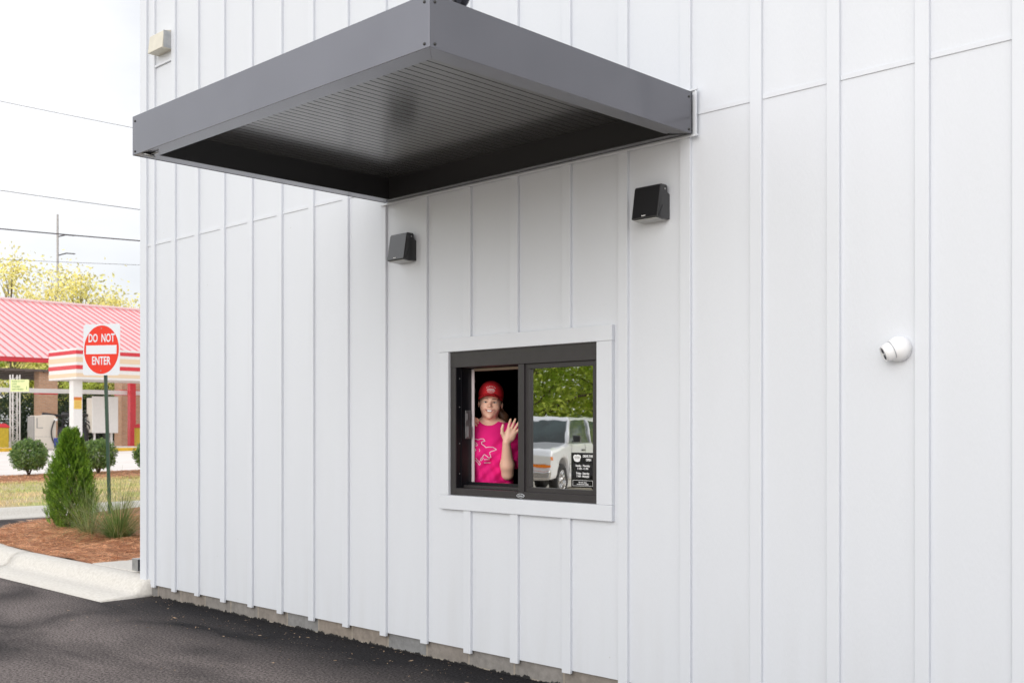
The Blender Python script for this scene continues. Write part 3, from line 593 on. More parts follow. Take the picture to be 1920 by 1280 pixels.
# ------------------------------------------------------------------ vegetation builders
def quads(C, Nn, U, L_, W_):
    """leaf quads: centres, in-plane axis U (length), normal Nn"""
    V_ = np.cross(Nn, U); V_ /= np.linalg.norm(V_, axis=1)[:, None]+1e-9
    a = U*L_[:, None]*.5; b = V_*W_[:, None]*.5
    P = np.stack([C-a, C+b*.9-a*.1, C+a, C-b*.9-a*.1], 1).reshape(-1, 3)
    return P, np.arange(len(P)).reshape(-1, 4)
def rdir(n, rs): v = rs.normal(size=(n, 3)); return v/np.linalg.norm(v, axis=1)[:, None]
def leafcloud(name, C, size, m, parent, rs, up=0.0, asp=.5, jit=.4):
    n = len(C); U = rdir(n, rs); U[:, 2] += up; U /= np.linalg.norm(U, axis=1)[:, None]
    N = rdir(n, rs); s = size*(1-jit+2*jit*rs.rand(n)); V, F = quads(C, N, U, s, s*asp)
    return raw(name, V, F, m, parent)

def arborvitae(loc, label):
    t = thing('arborvitae', loc, label, 'evergreen shrub'); rs = np.random.RandomState(3); x, y, z = loc
    hz_ = np.array([0, .03, .08, .2, .35, .5, .65, .8, .9, .97, 1.0]); rz_ = np.array([.08, .17, .255, .315, .305, .275, .225, .165, .115, .06, .02])
    mb = MB(); mb.tube([(x, y, z-.05), (x+.01, y, z+.5), (x, y, z+1.2)], [.035, .025, .006], 8); mb.build('trunk', M['bark'], t, smooth=True)
    C = []; U = []; N = []; L_ = []; W_ = []
    for k in range(5000):
        h = rs.rand()**.85; h = h*.98+.01; R0 = np.interp(h, hz_, rz_); th = rs.rand()*2*math.pi
        lump = 1+.14*math.sin(th*5+h*9)+.12*math.sin(th*9-h*23)+.08*math.sin(th*17+h*41)+rs.normal()*.08
        r = R0*.87*lump*(.40+.60*rs.rand()**.45)
        base = np.array([x+r*math.cos(th), y+r*math.sin(th), z+h*1.27])
        out = np.array([math.cos(th), math.sin(th), 0]); tang = np.array([-math.sin(th), math.cos(th), 0])
        axis = out*.45+np.array([0, 0, 1.0])+tang*rs.normal()*.25; axis /= np.linalg.norm(axis)
        pn = tang*rs.normal()+out*rs.normal()*.6; pn -= axis*pn.dot(axis); pn /= np.linalg.norm(pn)+1e-9
        side = np.cross(pn, axis); ln = .055+.05*rs.rand()
        for j in range(9):
            f = j/8; s_ = (-1)**j; d = axis*.8+side*s_*.75*(1-f*.6); d /= np.linalg.norm(d)
            C.append(base+axis*ln*(f-.1)+d*.012); U.append(d); N.append(pn+rs.normal(size=3)*.25); L_.append(.036*(1.1-f*.5)); W_.append(.012)
    C, U, N = map(np.array, (C, U, N)); V, F = quads(C, N/np.linalg.norm(N, axis=1)[:, None], U, np.array(L_), np.array(W_))
    raw('foliage', V, F, M['cyp'], t); return t
arb = onray(133, 14.25); arborvitae((arb.x, arb.y, .165), 'conical green arborvitae in pine straw left of the sign post')

def bush_proto(loc, label, seed=1):
    t = thing('round_bush', loc, label, 'bush', 'round clipped bushes beyond the drive lane'); rs = np.random.RandomState(seed); x, y, z = loc
    mb = MB()
    for k in range(7):
        q = k*.9+rs.rand(); mb.tube([(x, y, z-.03), (x+.10*math.cos(q), y+.10*math.sin(q), z+.2), (x+.28*math.cos(q), y+.28*math.sin(q), z+.5)], [.022, .016, .008], 6)
    mb.build('stem', M['bark'], t, smooth=True)
    n = 9000; d = rdir(n, rs); r = .48*(1+.08*np.sin(d[:, 0]*9+d[:, 2]*7)+.07*np.sin(d[:, 1]*11+2)+.06*np.sin(d[:, 2]*17+d[:, 0]*13)+.05*rs.normal(size=n))*(.62+.38*rs.rand(n)**.5)
    C = np.stack([x+d[:, 0]*r, y+d[:, 1]*r, z+.52+d[:, 2]*r*.92], 1); C = C[C[:, 2] > z+.10+.10*rs.rand(len(C))]
    leafcloud('foliage', C, .058, M['bush'], t, rs, up=.3, asp=.5); return t
p = G(54, 893); bz = .02
bp = bush_proto((p.x, p.y, gxy(p.x, p.y)+.05), 'round clipped bush at the left edge, left of the arborvitae')
def bcopy(px, py, label, sc=1, rz=1):
    p = G(px, py); return copy_tree(bp, (p.x, p.y, gxy(p.x, p.y)+.05), rz, sc, label)
bcopy(184, 890, 'round clipped bush directly behind the green sign post', .97, 1.9)
bcopy(283, 887, 'round clipped bush half hidden by the white building corner', .95, 3.9)

def tuft(loc, label, n, ln, spread, seed, droop=1.0):
    rs = np.random.RandomState(seed); V = []; F = []; x, y, z = loc
    for k in range(n):
        th = rs.rand()*2*math.pi; lean_ = rs.rand()**.7*spread; l = ln*(.5+.6*rs.rand()); r0 = .09*rs.rand()
        p = np.array([x+r0*math.cos(th), y+r0*math.sin(th), z]); a = th+rs.normal()*.3
        hd = np.array([math.cos(a), math.sin(a), 0]); el = math.pi/2-lean_; wv = np.array([-hd[1], hd[0], 0]); w0 = .0046+.003*rs.rand(); b0_ = len(V); S = 7
        for j in range(S+1):
            f = j/S; w_ = w0*(1-f*.85); V += [p-wv*w_*.5, p+wv*w_*.5]; e_ = el-f**1.5*1.1*droop*(.4+rs.rand()*.2+lean_*.5); p = p+(hd*math.cos(e_)+np.array([0, 0, 1])*math.sin(e_))*l/S
        F += [(b0_+2*j, b0_+2*j+1, b0_+2*j+3, b0_+2*j+2) for j in range(S)]
    o = raw('grass_tuft', np.array(V), F, M['tuft'], None); tag(o, label, 'ornamental grass', 'ornamental grass tufts in the pine straw'); return o
p = onray(222, 12.9); tuft((p.x, p.y, .17), 'ornamental grass tuft in front of the sign post against the building corner', 750, .90, 1.15, 5)
p = onray(168, 13.35); tuft((p.x, p.y, .18), 'sparser ornamental grass tuft arching over the foot of the arborvitae', 230, 1.0, 1.3, 8)

# pine straw needles on the bed, in view
rs = np.random.RandomState(21); n = 26000; PX = rs.uniform(-60, 275, n); TT = rs.uniform(10.6, 16.2, n)
u = (PX-960)/FPX; X = TT*(DX+RX*u); Y = -D+TT*(DY+RY*u)
bx_ = np.array([q[0] for q in back]); by_ = np.array([q[1] for q in back])
def inside(x, y):
    # inside the bed: right of the kerb polyline
    if x > -10.47-.03*math.sin(y*9) or y < .14: return False
    yb = np.interp(-x, -bx_, by_); return y > yb-.03
ok = np.array([inside(a, b) for a, b in zip(X, Y)]); X, Y = X[ok], Y[ok]
Z = np.array([isl(a, b) for a, b in zip(X, Y)])+.004+.022*rs.rand(len(X))
th = rs.rand(len(X))*math.pi*2; U = np.stack([np.cos(th), np.sin(th), rs.normal(size=len(X))*.16], 1); N = np.stack([rs.normal(size=len(X))*.4, rs.normal(size=len(X))*.4, np.ones(len(X))], 1)
N -= U*(N*U).sum(1)[:, None]; N /= np.linalg.norm(N, axis=1)[:, None]
V, F = quads(np.stack([X, Y, Z], 1), N, U, .07+.08*rs.rand(len(X)), .0042+.003*rs.rand(len(X)))
tag(raw('pine_straw', V, F, M['straw'], None), 'rust coloured pine straw mulch', 'mulch', kind='stuff')
# verge grass
n = 60000; X = rs.uniform(-27.2, -19.05, n); Y = rs.uniform(-1, 16, n)
dens = .5+.5*np.sin(X*1.1+Y*.6)*np.sin(Y*.9-X*.5); ok = rs.rand(n) < .35+.65*dens; X, Y = X[ok], Y[ok]; Z = np.array([gxy(a, b)+verge_z(a, b) for a, b in zip(X, Y)])
th = rs.rand(len(X))*math.pi*2; U = np.stack([np.cos(th)*.5, np.sin(th)*.5, np.ones(len(X))], 1); U /= np.linalg.norm(U, axis=1)[:, None]; N = rdir(len(X), rs)
s_ = .05+.05*rs.rand(len(X)); V, F = quads(np.stack([X, Y, Z+s_*.4], 1), N, U, s_, s_*.14)
tag(raw('grass', V, F, M['grass'], None), 'short patchy green and tan grass', 'grass', kind='stuff')
n = 9000; X = rs.uniform(-30.3, -26.6, n); Y = rs.uniform(-1, 18, n); Z = np.array([gxy(a, b)+mul_z(a, b) for a, b in zip(X, Y)])+.02
th = rs.rand(n)*math.pi*2; U = np.stack([np.cos(th), np.sin(th), rs.normal(size=n)*.2], 1); N = np.tile([0, 0, 1.], (n, 1))+rs.normal(size=(n, 3))*.3; V, F = quads(np.stack([X, Y, Z], 1), N, U, .14+.1*rs.rand(n), .012+.008*rs.rand(n))
tag(raw('pine_straw', V, F, M['straw'], None), 'strip of rust coloured pine straw under the round bushes', 'mulch', kind='stuff')
# fallen twigs and grit near the wall
rs = np.random.RandomState(44); n = 420; X = rs.uniform(-9.4, -4.4, n); Y = -.03-np.abs(rs.normal(size=n))*.45; k = rs.rand(n)
th = rs.rand(n)*6.283; U = np.stack([np.cos(th), np.sin(th), rs.normal(size=n)*.1], 1); N = np.tile([0, 0, 1.], (n, 1))+rs.normal(size=(n, 3))*.3
sz = .010+.05*k**9; V, F = quads(np.stack([X, Y, np.full(n, .006)+.003*rs.rand(n)], 1), N, U, sz, np.minimum(sz*.45, .010))
tag(raw('leaf_litter', V, F, mat('litter', (.50, .36, .24), .9, c2=(.24, .15, .09), vscale=9), None), 'scattered grit and leaf bits on the asphalt along the wall', 'litter', kind='stuff')
def tree(loc, h, cr, seed, leafm, label, cat='tree', group=None, base=.3, nl=9000, size=.2, fill=.6, blobs=26, tr=.16, name='tree', asp=.55):
    rs = np.random.RandomState(seed); x, y, z = loc; t = thing(name, loc, label, cat, group)
    mb = MB(); tips = []
    top = np.array([x+rs.normal()*.3, y+rs.normal()*.3, z+h*.9]); mb.tube([(x, y, z-.2), (x+.05*h*rs.normal()*.3, y, z+h*.4), tuple(top)], [tr, tr*.7, tr*.15], 8)
    for k in range(blobs):
        f = base+(1-base)*rs.rand()**.8; a = rs.rand()*6.283; rad = cr*math.sin(math.pi*min(.97, .22+.75*(f-base)/(1-base)))*(.35+.65*rs.rand())
        s0 = np.array([x, y, z+h*max(.12, f-.22)]); e0 = np.array([x+rad*math.cos(a), y+rad*math.sin(a), z+h*f]); mid = (s0+e0)/2+np.array([0, 0, .06*h*rs.rand()])
        mb.tube([tuple(s0), tuple(mid), tuple(e0)], [tr*.38, tr*.22, tr*.07], 5); tips.append((e0, mid))
    mb.build('trunk', M['bark'], t, smooth=True)
    C = []
    for (e0, mid) in tips:
        k = int(nl/blobs*(.5+rs.rand())); br = cr*.34*(.5+.8*rs.rand())
        sub = rs.normal(size=(7, 3))*br*.6*np.array([1, 1, .7])
        idx = rs.randint(0, 7, k); P = e0+sub[idx]+rs.normal(size=(k, 3))*br*.38*(fill+.2)
        C.append(P)
    C = np.concatenate(C); C = C[C[:, 2] > z+.2]
    leafcloud('crown', C, size, leafm, t, rs, asp=asp); return t

# ------------------------------------------------------------------ car wash across the lot
LZ = .60
EX = -51.6
st = thing('car_wash', (-56, 20, LZ), 'car wash with long pale red standing seam roof over tan brick piers', 'car wash')
ez, rz_ = 4.78, 8.55; rx = -62.0; y0_, y1_ = -6, 48
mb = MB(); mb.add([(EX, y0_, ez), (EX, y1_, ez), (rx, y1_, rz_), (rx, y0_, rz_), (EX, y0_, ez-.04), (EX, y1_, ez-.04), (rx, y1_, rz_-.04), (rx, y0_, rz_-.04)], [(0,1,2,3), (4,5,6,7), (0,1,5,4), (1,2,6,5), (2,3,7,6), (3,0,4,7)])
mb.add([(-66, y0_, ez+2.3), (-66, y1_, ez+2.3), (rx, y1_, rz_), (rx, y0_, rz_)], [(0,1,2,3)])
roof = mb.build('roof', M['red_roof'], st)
sl_ = (rz_-ez)/(rx-EX); mb = MB(); y = y0_+.1
while y < y1_:
    mb.add([(EX, y-.018, ez), (EX, y+.018, ez), (rx, y+.018, rz_), (rx, y-.018, rz_), (EX, y-.012, ez+.055), (EX, y+.012, ez+.055), (rx, y+.012, rz_+.055), (rx, y-.012, rz_+.055)], [(4,5,6,7), (0,1,5,4), (1,2,6,5), (2,3,7,6), (3,0,4,7)]); y += .41
mb.build('standing_seam', M['red_seam'], roof)
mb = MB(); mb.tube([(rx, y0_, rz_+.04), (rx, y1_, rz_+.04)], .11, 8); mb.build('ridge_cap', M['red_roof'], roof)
mb = MB(); mb.box(EX-.02, EX+.14, y0_, y1_, ez-.22, ez-.005); mb.box(EX-.02, EX+.17, y0_, y1_, ez-.03, ez-.004); mb.build('gutter', M['red'], st)
mb = MB(); mb.box(EX-10, EX-.05, y0_+.1, y1_-.1, ez-.62, ez-.52); 
for k in range(60): mb.box(EX-9.9, EX-.06, y0_+.3+k*.9, y0_+.36+k*.9, ez-.66, ez-.6201)
mb.build('ceiling', M['under'], st)
def pier(x0, x1, ya, yb):
    mb = MB(); mb.box(x0, x1, ya, yb, LZ-.05, ez-.55); p = mb.build('brick_pier', M['brick'], st)
    mb = MB(); mb.box(x0-.012, x1+.012, ya-.012, yb+.012, 3.10, 3.36); mb.build('red_band', M['red'], p)
c = onray(74, 51.5); pier(c.x-.62, c.x, c.y, c.y+.86); p1 = c
c = onray(228, 53.2); pier(c.x-.75, c.x, c.y, c.y+1.3); p2 = c
for q in (-7.5, 14.5, 22): pier(p1.x-.8, p1.x, p1.y+q, p1.y+q+1.25) if q != 14.5 else None
mb = MB(); c2 = onray(247, 52.6); mb.box(c2.x-.14, c2.x+.14, c2.y-.14, c2.y+.14, LZ+.05, 4.2); mb.build('downpipe', M['red'], st)
mb = MB(); BX = -50.1; mb.box(BX-.08, BX+.08, -8, 46, 3.10, 3.30); beam = mb.build('beam', M['white_far'], st)

# striped canopy box on a white column
cc = onray(143, 46.0)
sb = thing('striped_canopy', (cc.x-1.2, cc.y+4, LZ), 'white canopy box with red and tan stripes on a square white column', 'canopy')
Xc, Yc = cc.x, cc.y; cw, cl = 2.75, 26; zb, zt = 3.57, 4.87
mb = MB(); mb.box(Xc-cw, Xc, Yc, Yc+cl, zb, zt); body = mb.build('fascia_box', M['white_far'], sb, bevel=.01)
hh = zt-zb
def band(f0, f1, m, nm, pr):
    mb = MB(); za, zc = zt-hh*f1, zt-hh*f0
    mb.box(Xc-cw-pr, Xc+pr, Yc-pr, Yc-.001, za, zc); mb.box(Xc+.001, Xc+pr, Yc+.001, Yc+cl, za, zc); mb.build(nm, m, sb)
band(.07, .19, M['red'], 'red_stripe', .012); band(.29, .45, M['stripe'], 'tan_stripe', .008); band(.55, .68, M['red'], 'red_stripe', .012); band(.81, .93, M['stripe'], 'tan_stripe', .008)
col_c = onray(137, 46.6)
mb = MB(); mb.box(col_c.x-.38, col_c.x+.02, col_c.y, col_c.y+.40, LZ, zb); cb = mb.build('column', M['white_far'], sb, bevel=.01)
mb = MB(); mb.box(col_c.x+.021, col_c.x+.032, col_c.y+.03, col_c.y+.36, 2.32, 2.42+.40); mb.mi = 1; mb.box(col_c.x+.021, col_c.x+.034, col_c.y+.03, col_c.y+.36, 2.70, 2.823); mb.mi = 2
for k in range(5): mb.box(col_c.x+.030, col_c.x+.036, col_c.y+.07, col_c.y+.32-.04*(k % 2), 2.38+k*.06, 2.40+k*.06)
mb.mi = 3
add_text(mb, 'NOTICE', (col_c.x+.037, col_c.y+.195, 2.76), (0, 1, 0), (0, 0, 1), .075, .002)
mb.build('notice', [mat('notice_yellow', (.80, .55, .12), .5), mat('notice_orange', (.72, .12, .03), .5), mat('notice_ink', (.62, .36, .10), .6), M['bin_y']], cb)

# yellow kerbed island under the machines
def kerb_isl(xa, xb, ya, yb):
    mb = MB(); mb.box(xa, xb, ya, yb, .2, LZ+.06); tag(mb.build('kerb', M['yellow'], bevel=.03), kind='structure')
    mb = MB(); mb.box(xa+.15, xb-.15, ya+.15, yb-.15, .25, LZ+.064); tag(mb.build('pavement', M['conc_far']), kind='structure')
ka = onray(12, 46.3); kerb_isl(ka.x-8, ka.x, ka.y-6, ka.y+.6)
kb = onray(206, 46.5); kb2 = onray(252, 46.5+2.2); kerb_isl(kb.x-7, kb.x, kb.y, kb.y+2.9)

def truss(px, t_, label):
    c = onray(px, t_); s = thing('truss_mast', (c.x, c.y, LZ), label, 'truss mast', 'white truss masts')
    mb = MB(); W = .30
    for a, b in ((0, 0), (W, 0), (0, W), (W, W)): mb.box(c.x-a-.022, c.x-a+.022, c.y+b-.022, c.y+b+.022, LZ, 3.85)
    mb.build('rails', M['white_far'], s); mb = MB()
    for k in range(12):
        za = LZ+.05+k*.26; zc = za+.26; a, b = (0, W) if k % 2 else (W, 0)
        mb.tube([(c.x+.001, c.y+a, za), (c.x+.001, c.y+b, zc)], .012, 4); mb.tube([(c.x-a, c.y-.001, za), (c.x-b, c.y-.001, zc)], .012, 4); mb.tube([(c.x-W, c.y+a, za), (c.x-W, c.y+b, zc)], .012, 4)
    mb.build('lacing', M['white_far'], s); return c
tcn_ = truss(24, 48.0, 'white lattice truss mast below the yellow green notice board')
ns = thing('notice_board', (tcn_.x, tcn_.y, 3.2), 'pale yellow green notice board at the top of the truss mast', 'notice board')
rt = Vector((RX*.9+.1, RY, 0)).normalized(); pc = at(37.5, 722.5, 47.4); nn = rt.cross(Vector((0, 0, 1)))
mb = MB(); hw, hh2 = .40, .26
mb.add([pc+rt*a+Vector((0, 0, b))+nn*c for c in (0, .03) for a, b in ((-hw, -hh2), (hw, -hh2), (hw, hh2), (-hw, hh2))], [(0,1,2,3), (4,5,6,7), (0,1,5,4), (1,2,6,5), (2,3,7,6), (3,0,4,7)])
mb.build('panel', mat('board_yellow', (.72, .78, .38), .5), ns)
mb = MB()
for k, tx in enumerate(('PLEASE DO NOT', 'LEAVE', 'CHILDREN', 'UNATTENDED')): add_text(mb, tx, pc+nn*.032+rt*(-.34)+Vector((0, 0, .18-k*.115)), rt, (0, 0, 1), .105, .001, .72, align='LEFT')
add_text(mb, 'i', pc+nn*.032+rt*.30+Vector((0, 0, -.10)), rt, (0, 0, 1), .2, .004)
mb.build('lettering', mat('board_ink', (.10, .22, .08), .6), ns)
mb = MB(); mb.tube([pc-Vector((0, 0, .2))-rt*.2-nn*.01, Vector((tcn_.x, tcn_.y, 3.1))], .02, 6); mb.build('bracket', M['white_far'], ns)

# vending / vacuum machines
c = onray(64, 47.6); x_, y_ = c.x, c.y; zt_ = 2.06
d1 = thing('vacuum_cabinet', (x_-.3, y_+.5, LZ), 'cream vacuum cabinet with a grey end panel and black hose', 'vacuum machine')
mb = MB(); prof = [(y_+.02, LZ), (y_+.96, LZ), (y_+.96, zt_-.05), (y_+.86, zt_+.01), (y_+.6, zt_+.03), (y_+.4, zt_), (y_+.02, zt_-.01)]
mb.prism(prof, 'x', x_-.55, x_); mb.build('cabinet', M['cream'], d1, bevel=.015)
mb = MB(); mb.prism([(x_-.58, LZ+.25), (x_, LZ), (x_, zt_-.03), (x_-.6, zt_-.05), (x_-.62, LZ+.75)], 'y', y_-.04, y_+.018); mb.build('end_panel', M['grey'], d1)
mb = MB(); mb.box(x_+.001, x_+.02, y_+.10, y_+.14, 1.5, 1.95); mb.box(x_+.001, x_+.012, y_+.15, y_+.38, 1.5, 1.53); mb.box(x_+.001, x_+.004, y_+.03, y_+.95, 1.12, 1.13); mb.build('control_strip', M['grey'], d1)
mb = MB(); pts = [(x_+.05, y_+.88-.20*math.sin(q*math.pi/10)+.10*q/10, 1.86-1.25*q/10) for q in range(11)]; mb.tube(pts, .03, 8); mb.build('hose', M['hose'], d1, smooth=True)
mb = MB(); mb.box(x_-.01, x_+.1, y_+.86, y_+.98, 1.82, 1.93); mb.build('hose_clip', M['white_pl'], d1, bevel=.01)
c = onray(107.5, 47.6)
mb = MB(); mb.lathe([(.0, 0), (.13, 0), (.15, .40), (.16, .42), (.15, .43), (.0, .42)], (c.x, c.y, LZ+.05), (0, 0, 1), 20); tag(mb.build('bucket', M['blue'], smooth=True), 'dark blue bucket on the ground beside the vacuum cabinet', 'bucket')
c = onray(173, 49.0); x_, y_ = c.x, c.y
d2 = thing('white_cabinet', (x_-.3, y_+.6, LZ), 'tall white cabinet on legs behind the sign post', 'cabinet')
mb = MB(); mb.box(x_-.05, x_, y_, y_+1.22, 1.28, 2.93); mb.build('door', M['white_far'], d2, bevel=.02)
mb = MB(); mb.box(x_-.62, x_-.051, y_+.02, y_+1.2, 1.30, 2.86); mb.build('body', M['cream'], d2, bevel=.02)
for b_ in (.18, .98):
    mb = MB(); mb.box(x_-.35, x_-.25, y_+b_, y_+b_+.09, LZ, 1.30); mb.build('leg', M['white_far'], d2)
def hose_station(px, t_, label, seed):
    c = onray(px, t_); s = thing('vacuum_station', (c.x, c.y, LZ), label, 'vacuum station'); rs = random.Random(seed)
    mb = MB(); mb.tube([(c.x, c.y, LZ), (c.x, c.y, 2.15)], .05, 8); mb.build('post', M['hose'], s)
    mb = MB(); mb.lathe([(0, 0), (.20, 0), (.24, .25), (.24, .75), (.16, .95), (0, 1.0)], (c.x, c.y, LZ), (0, 0, 1), 16); mb.build('tank', M['hose'], s, smooth=True)
    mb = MB(); mb.tube([(c.x-.1, c.y-.9, 2.12), (c.x, c.y-.2, 2.06), (c.x, c.y+.5, 2.10)], [.10, .07, .05], 8); mb.tube([(c.x, c.y+.5, 2.1), (c.x, c.y+.72, 1.95), (c.x, c.y+.85, 1.72), (c.x, c.y+1.0, 1.62), (c.x, c.y+1.15, 1.75)], .05, 8); mb.build('boom', M['hose'], s, smooth=True)
    for k in range(3):
        mb = MB(); y2 = c.y+.3+.25*k; mb.tube([(c.x+.1, c.y-.3+.3*k, 1.95), (c.x+.25, c.y+.15+.3*k, 1.65-.1*k), (c.x+.2, y2+.1, 1.1), (c.x+.15, y2+.2, LZ+.05)], .028, 8); mb.build('hose', M['hose'], s, smooth=True)
    return s
hose_station(155, 49.2, 'black vacuum station with coiled hoses right of the white column', 1)
hose_station(118, 50.2, 'black vacuum station with hose boom left of the white column', 2)
def bin_(px, t_, label):
    c = onray(px, t_); s = thing('waste_bin', (c.x, c.y, LZ), label, 'waste bin', 'yellow waste bins with red lids')
    W = .62; mb = MB(); mb.box(c.x-W, c.x, c.y-W, c.y, LZ+.02, 1.52); mb.build('body', M['bin_y'], s, bevel=.03)
    mb = MB()
    for k in range(7): mb.box(c.x+.001, c.x+.012, c.y-W+.06+k*.08, c.y-W+.075+k*.08, LZ+.1, 1.45)
    mb.build('ribs', M['bin_y'], s)
    mb = MB(); mb.prism([(c.y-W-.04, 1.523), (c.y+.04, 1.523), (c.y+.02, 1.58), (c.y-.15, 1.70), (c.y-W+.15, 1.70), (c.y-W-.02, 1.58)], 'x', c.x-W-.03, c.x+.03); mb.build('lid', M['red'], s, bevel=.02)
bin_(17, 47.2, 'yellow waste bin with red lid at the left edge of the picture'); bin_(287, 51.0, 'yellow waste bin with red lid beside the white building corner')

# trees and hedges beyond the car wash
k = 0
for (px, t_, h, cr, m, sd_, lab, dn) in (
    (20, 74, 12.0, 3.4, 'treeyel', 31, 'tall airy yellow leaved tree at the left edge above the red roof', .7),
    (98, 80, 12.2, 2.9, 'treeyel', 32, 'airy yellow tree left of the utility pole', .7),
    (150, 78, 11.8, 3.2, 'treeyel', 33, 'airy yellow tree right of the utility pole', .75),
    (212, 82, 10.6, 3.0, 'treeyel', 34, 'lower yellow tree showing over the right end of the roof', .7),
    (268, 84, 9.8, 3.0, 'treeyel', 35, 'yellow tree top beside the building corner', .7)):
    c = onray(px, t_); tree((c.x, c.y, LZ), h, cr, sd_, M[m], lab, group='yellow leaved trees behind the car wash', nl=int(3600*dn), size=.26, base=.35, blobs=40, tr=.09, fill=.9)
for i, (px, t_) in enumerate(((-20, 80), (22, 78), (62, 80), (112, 78), (150, 80), (185, 78), (225, 80), (262, 79))):
    c = onray(px, t_)
    tree((c.x, c.y, LZ), 5.6+.5*(i % 3), 2.6, 50+i, M['treeleaf'] if i % 2 else M['treeyel'], ['sunlit yellow green tree far left under the roof edge', 'green tree seen under the yellow green notice board', 'yellow tree seen left of the first brick pier', 'green tree right of the first brick pier', 'yellow tree between white column and white cabinet', 'green tree above the white cabinet', 'yellow tree behind the second brick pier', 'green tree right of the second brick pier'][i], group='low trees behind the car wash', nl=3200, size=.22, base=.42, blobs=22, tr=.22)
def hedge(px, t_, w_, h, label, seed):
    c = onray(px, t_); rs = np.random.RandomState(seed); t = thing('dark_shrub', (c.x, c.y, LZ), label, 'shrub', 'dark shrubs behind the machines'); n = 3600
    mb = MB()
    for q in range(5): a = q*1.3; mb.tube([(c.x, c.y, LZ-.1), (c.x+.6*math.cos(a), c.y+.6*math.sin(a), LZ+h*.6)], [.05, .02], 5)
    mb.build('stem', M['bark'], t)
    d = rdir(n, rs); r = (.65+.35*rs.rand(n)**.5)*(1+.15*np.sin(d[:, 0]*7+seed)*np.cos(d[:, 2]*6)); C = np.stack([c.x+d[:, 0]*r*w_, c.y+d[:, 1]*r*w_, LZ+h*.48+d[:, 2]*r*h*.52], 1); C = C[C[:, 2] > LZ]
    leafcloud('foliage', C, .15, M['hedge'], t, rs)
labs = ['at the left edge behind the yellow bin', 'behind the truss mast', 'behind the cream vacuum cabinet', 'left of the white column', 'right of the white column', 'behind the white cabinet', 'behind the second brick pier', 'beside the building corner']
for i, px in enumerate((4, 40, 75, 116, 150, 185, 222, 262)): hedge(px, 69+(i % 3), 1.6, 3.0+.4*(i % 2), 'dark green shrub '+labs[i], 70+i)

# utility pole and wires
c = onray(108, 92); up_ = thing('utility_pole', (c.x, c.y, LZ), 'tall thin grey utility pole rising above the yellow trees', 'utility pole')
mb = MB(); mb.tube([(c.x, c.y, 0), (c.x, c.y, EYE+401*92/FPX)], [.13, .085], 10); mb.build('pole', M['pole'], up_, smooth=True)
for (pya, pyb, pxe) in ((444, 442, 139), (479, 476, 141)):
    a = at(108, pya, 92); b_ = at(pxe, pyb, 92); m_ = (a+b_)/2+Vector((0, 0, .12))
    mb = MB(); mb.tube([a, m_, b_], .05, 6); mb.build('bracket_arm', M['wire'], up_)
def wire(pts, t0, t1, r, label):
    (xa, ya), (xb, yb) = pts; P = []
    for k in range(-8, 25):
        f = k/8; px = xa+(xb-xa)*f; py = ya+(yb-ya)*f-1.2*((f-.5)**2-.25)*1.5; P.append(at(px, py, t0+(t1-t0)*f))
    mb = MB(); mb.tube(P, r, 5); tag(mb.build('power_line', M['wire']), label, 'power line', 'power lines over the car wash')
M['wire_l'] = mat('pale_wire', (.30, .29, .31), .6)
wire([(0, 190), (250, 240)], 52, 54, .012, 'highest thin power line, passing behind the canopy corner')
wire([(0, 357), (268, 394)], 56, 58, .017, 'second power line from the top')
wire([(0, 429), (268, 452)], 60, 62, .034, 'thickest black power line, third from the top')
wire([(0, 486), (268, 497)], 66, 67, .012, 'lowest thin power line crossing the yellow trees')

# ------------------------------------------------------------------ across the drive lane, seen mirrored in the glass
c_ = (-15.0, -11.7)
tk = thing('parked_car', (c_[0], c_[1], 0), 'white car with amber turn signal mirrored in the window glass', 'car')
M['carpaint'] = mat('white_car_paint', (.88, .90, .92), .25, coat=1); M['chrome'] = mat('chrome', (.6, .6, .6), .12, metal=1); M['tyre'] = mat('tyre', (.018, .018, .018), .8)
M['amber'] = mat('amber_lens', (.85, .22, .01), .2); M['headlight'] = mat('headlight_glass', (.75, .75, .72), .1, coat=1)
TX0, TX1 = c_[0]-1.72, c_[0]; yF = c_[1]
def yl(a): return yF-a        # a metres back from the nose
def arch(cx, r, z, n=9): return [(cx-r*math.cos(k*math.pi/(n-1)), z+r*math.sin(k*math.pi/(n-1))) for k in range(n)]
prof = [(0.05, .42), (.02, .62), (.04, .95), (.14, 1.06), (1.15, 1.16), (1.30, 1.18), (3.30, 1.18), (3.31, 1.14), (5.05, 1.14), (5.08, .55), (4.60, .46)]
prof += [(a, z) for a, z in arch(4.1, .42, .45)][::-1]+[(3.55, .36), (1.42, .36)]+[(a, z) for a, z in arch(.98, .42, .45)][::-1]+[(.50, .42)]
mb = MB(); mb.prism([(yl(a), z) for a, z in prof], 'x', TX0, TX1); mb.build('body', M['carpaint'], tk, bevel=.07)
# cab: tapered greenhouse
def ring(z, ya, yb, ins): return [(TX0+ins, yl(ya), z), (TX1-ins, yl(ya), z), (TX1-ins, yl(yb), z), (TX0+ins, yl(yb), z)]
lo, hi = ring(1.17, 1.28, 4.9, .05), ring(1.66, 1.88, 4.6, .20)
mb = MB(); hi2 = ring(1.74, 1.98, 4.5, .26); hib = ring(1.655, 1.87, 4.62, .195)
mb.add(hib+hi2, [(0,1,2,3), (4,5,6,7), (0,1,5,4), (1,2,6,5), (2,3,7,6), (3,0,4,7)]); mb.build('roof', M['carpaint'], tk, bevel=.03)
mb = MB()
for i in range(4): mb.tube([lo[i], hi[i]], .045, 6)
mb.tube([((a+b)/2) for a, b in zip(Vector(lo[1]), Vector(lo[2]))] and [tuple((Vector(lo[1])+Vector(lo[2]))/2), tuple((Vector(hi[1])+Vector(hi[2]))/2)], .04, 6)
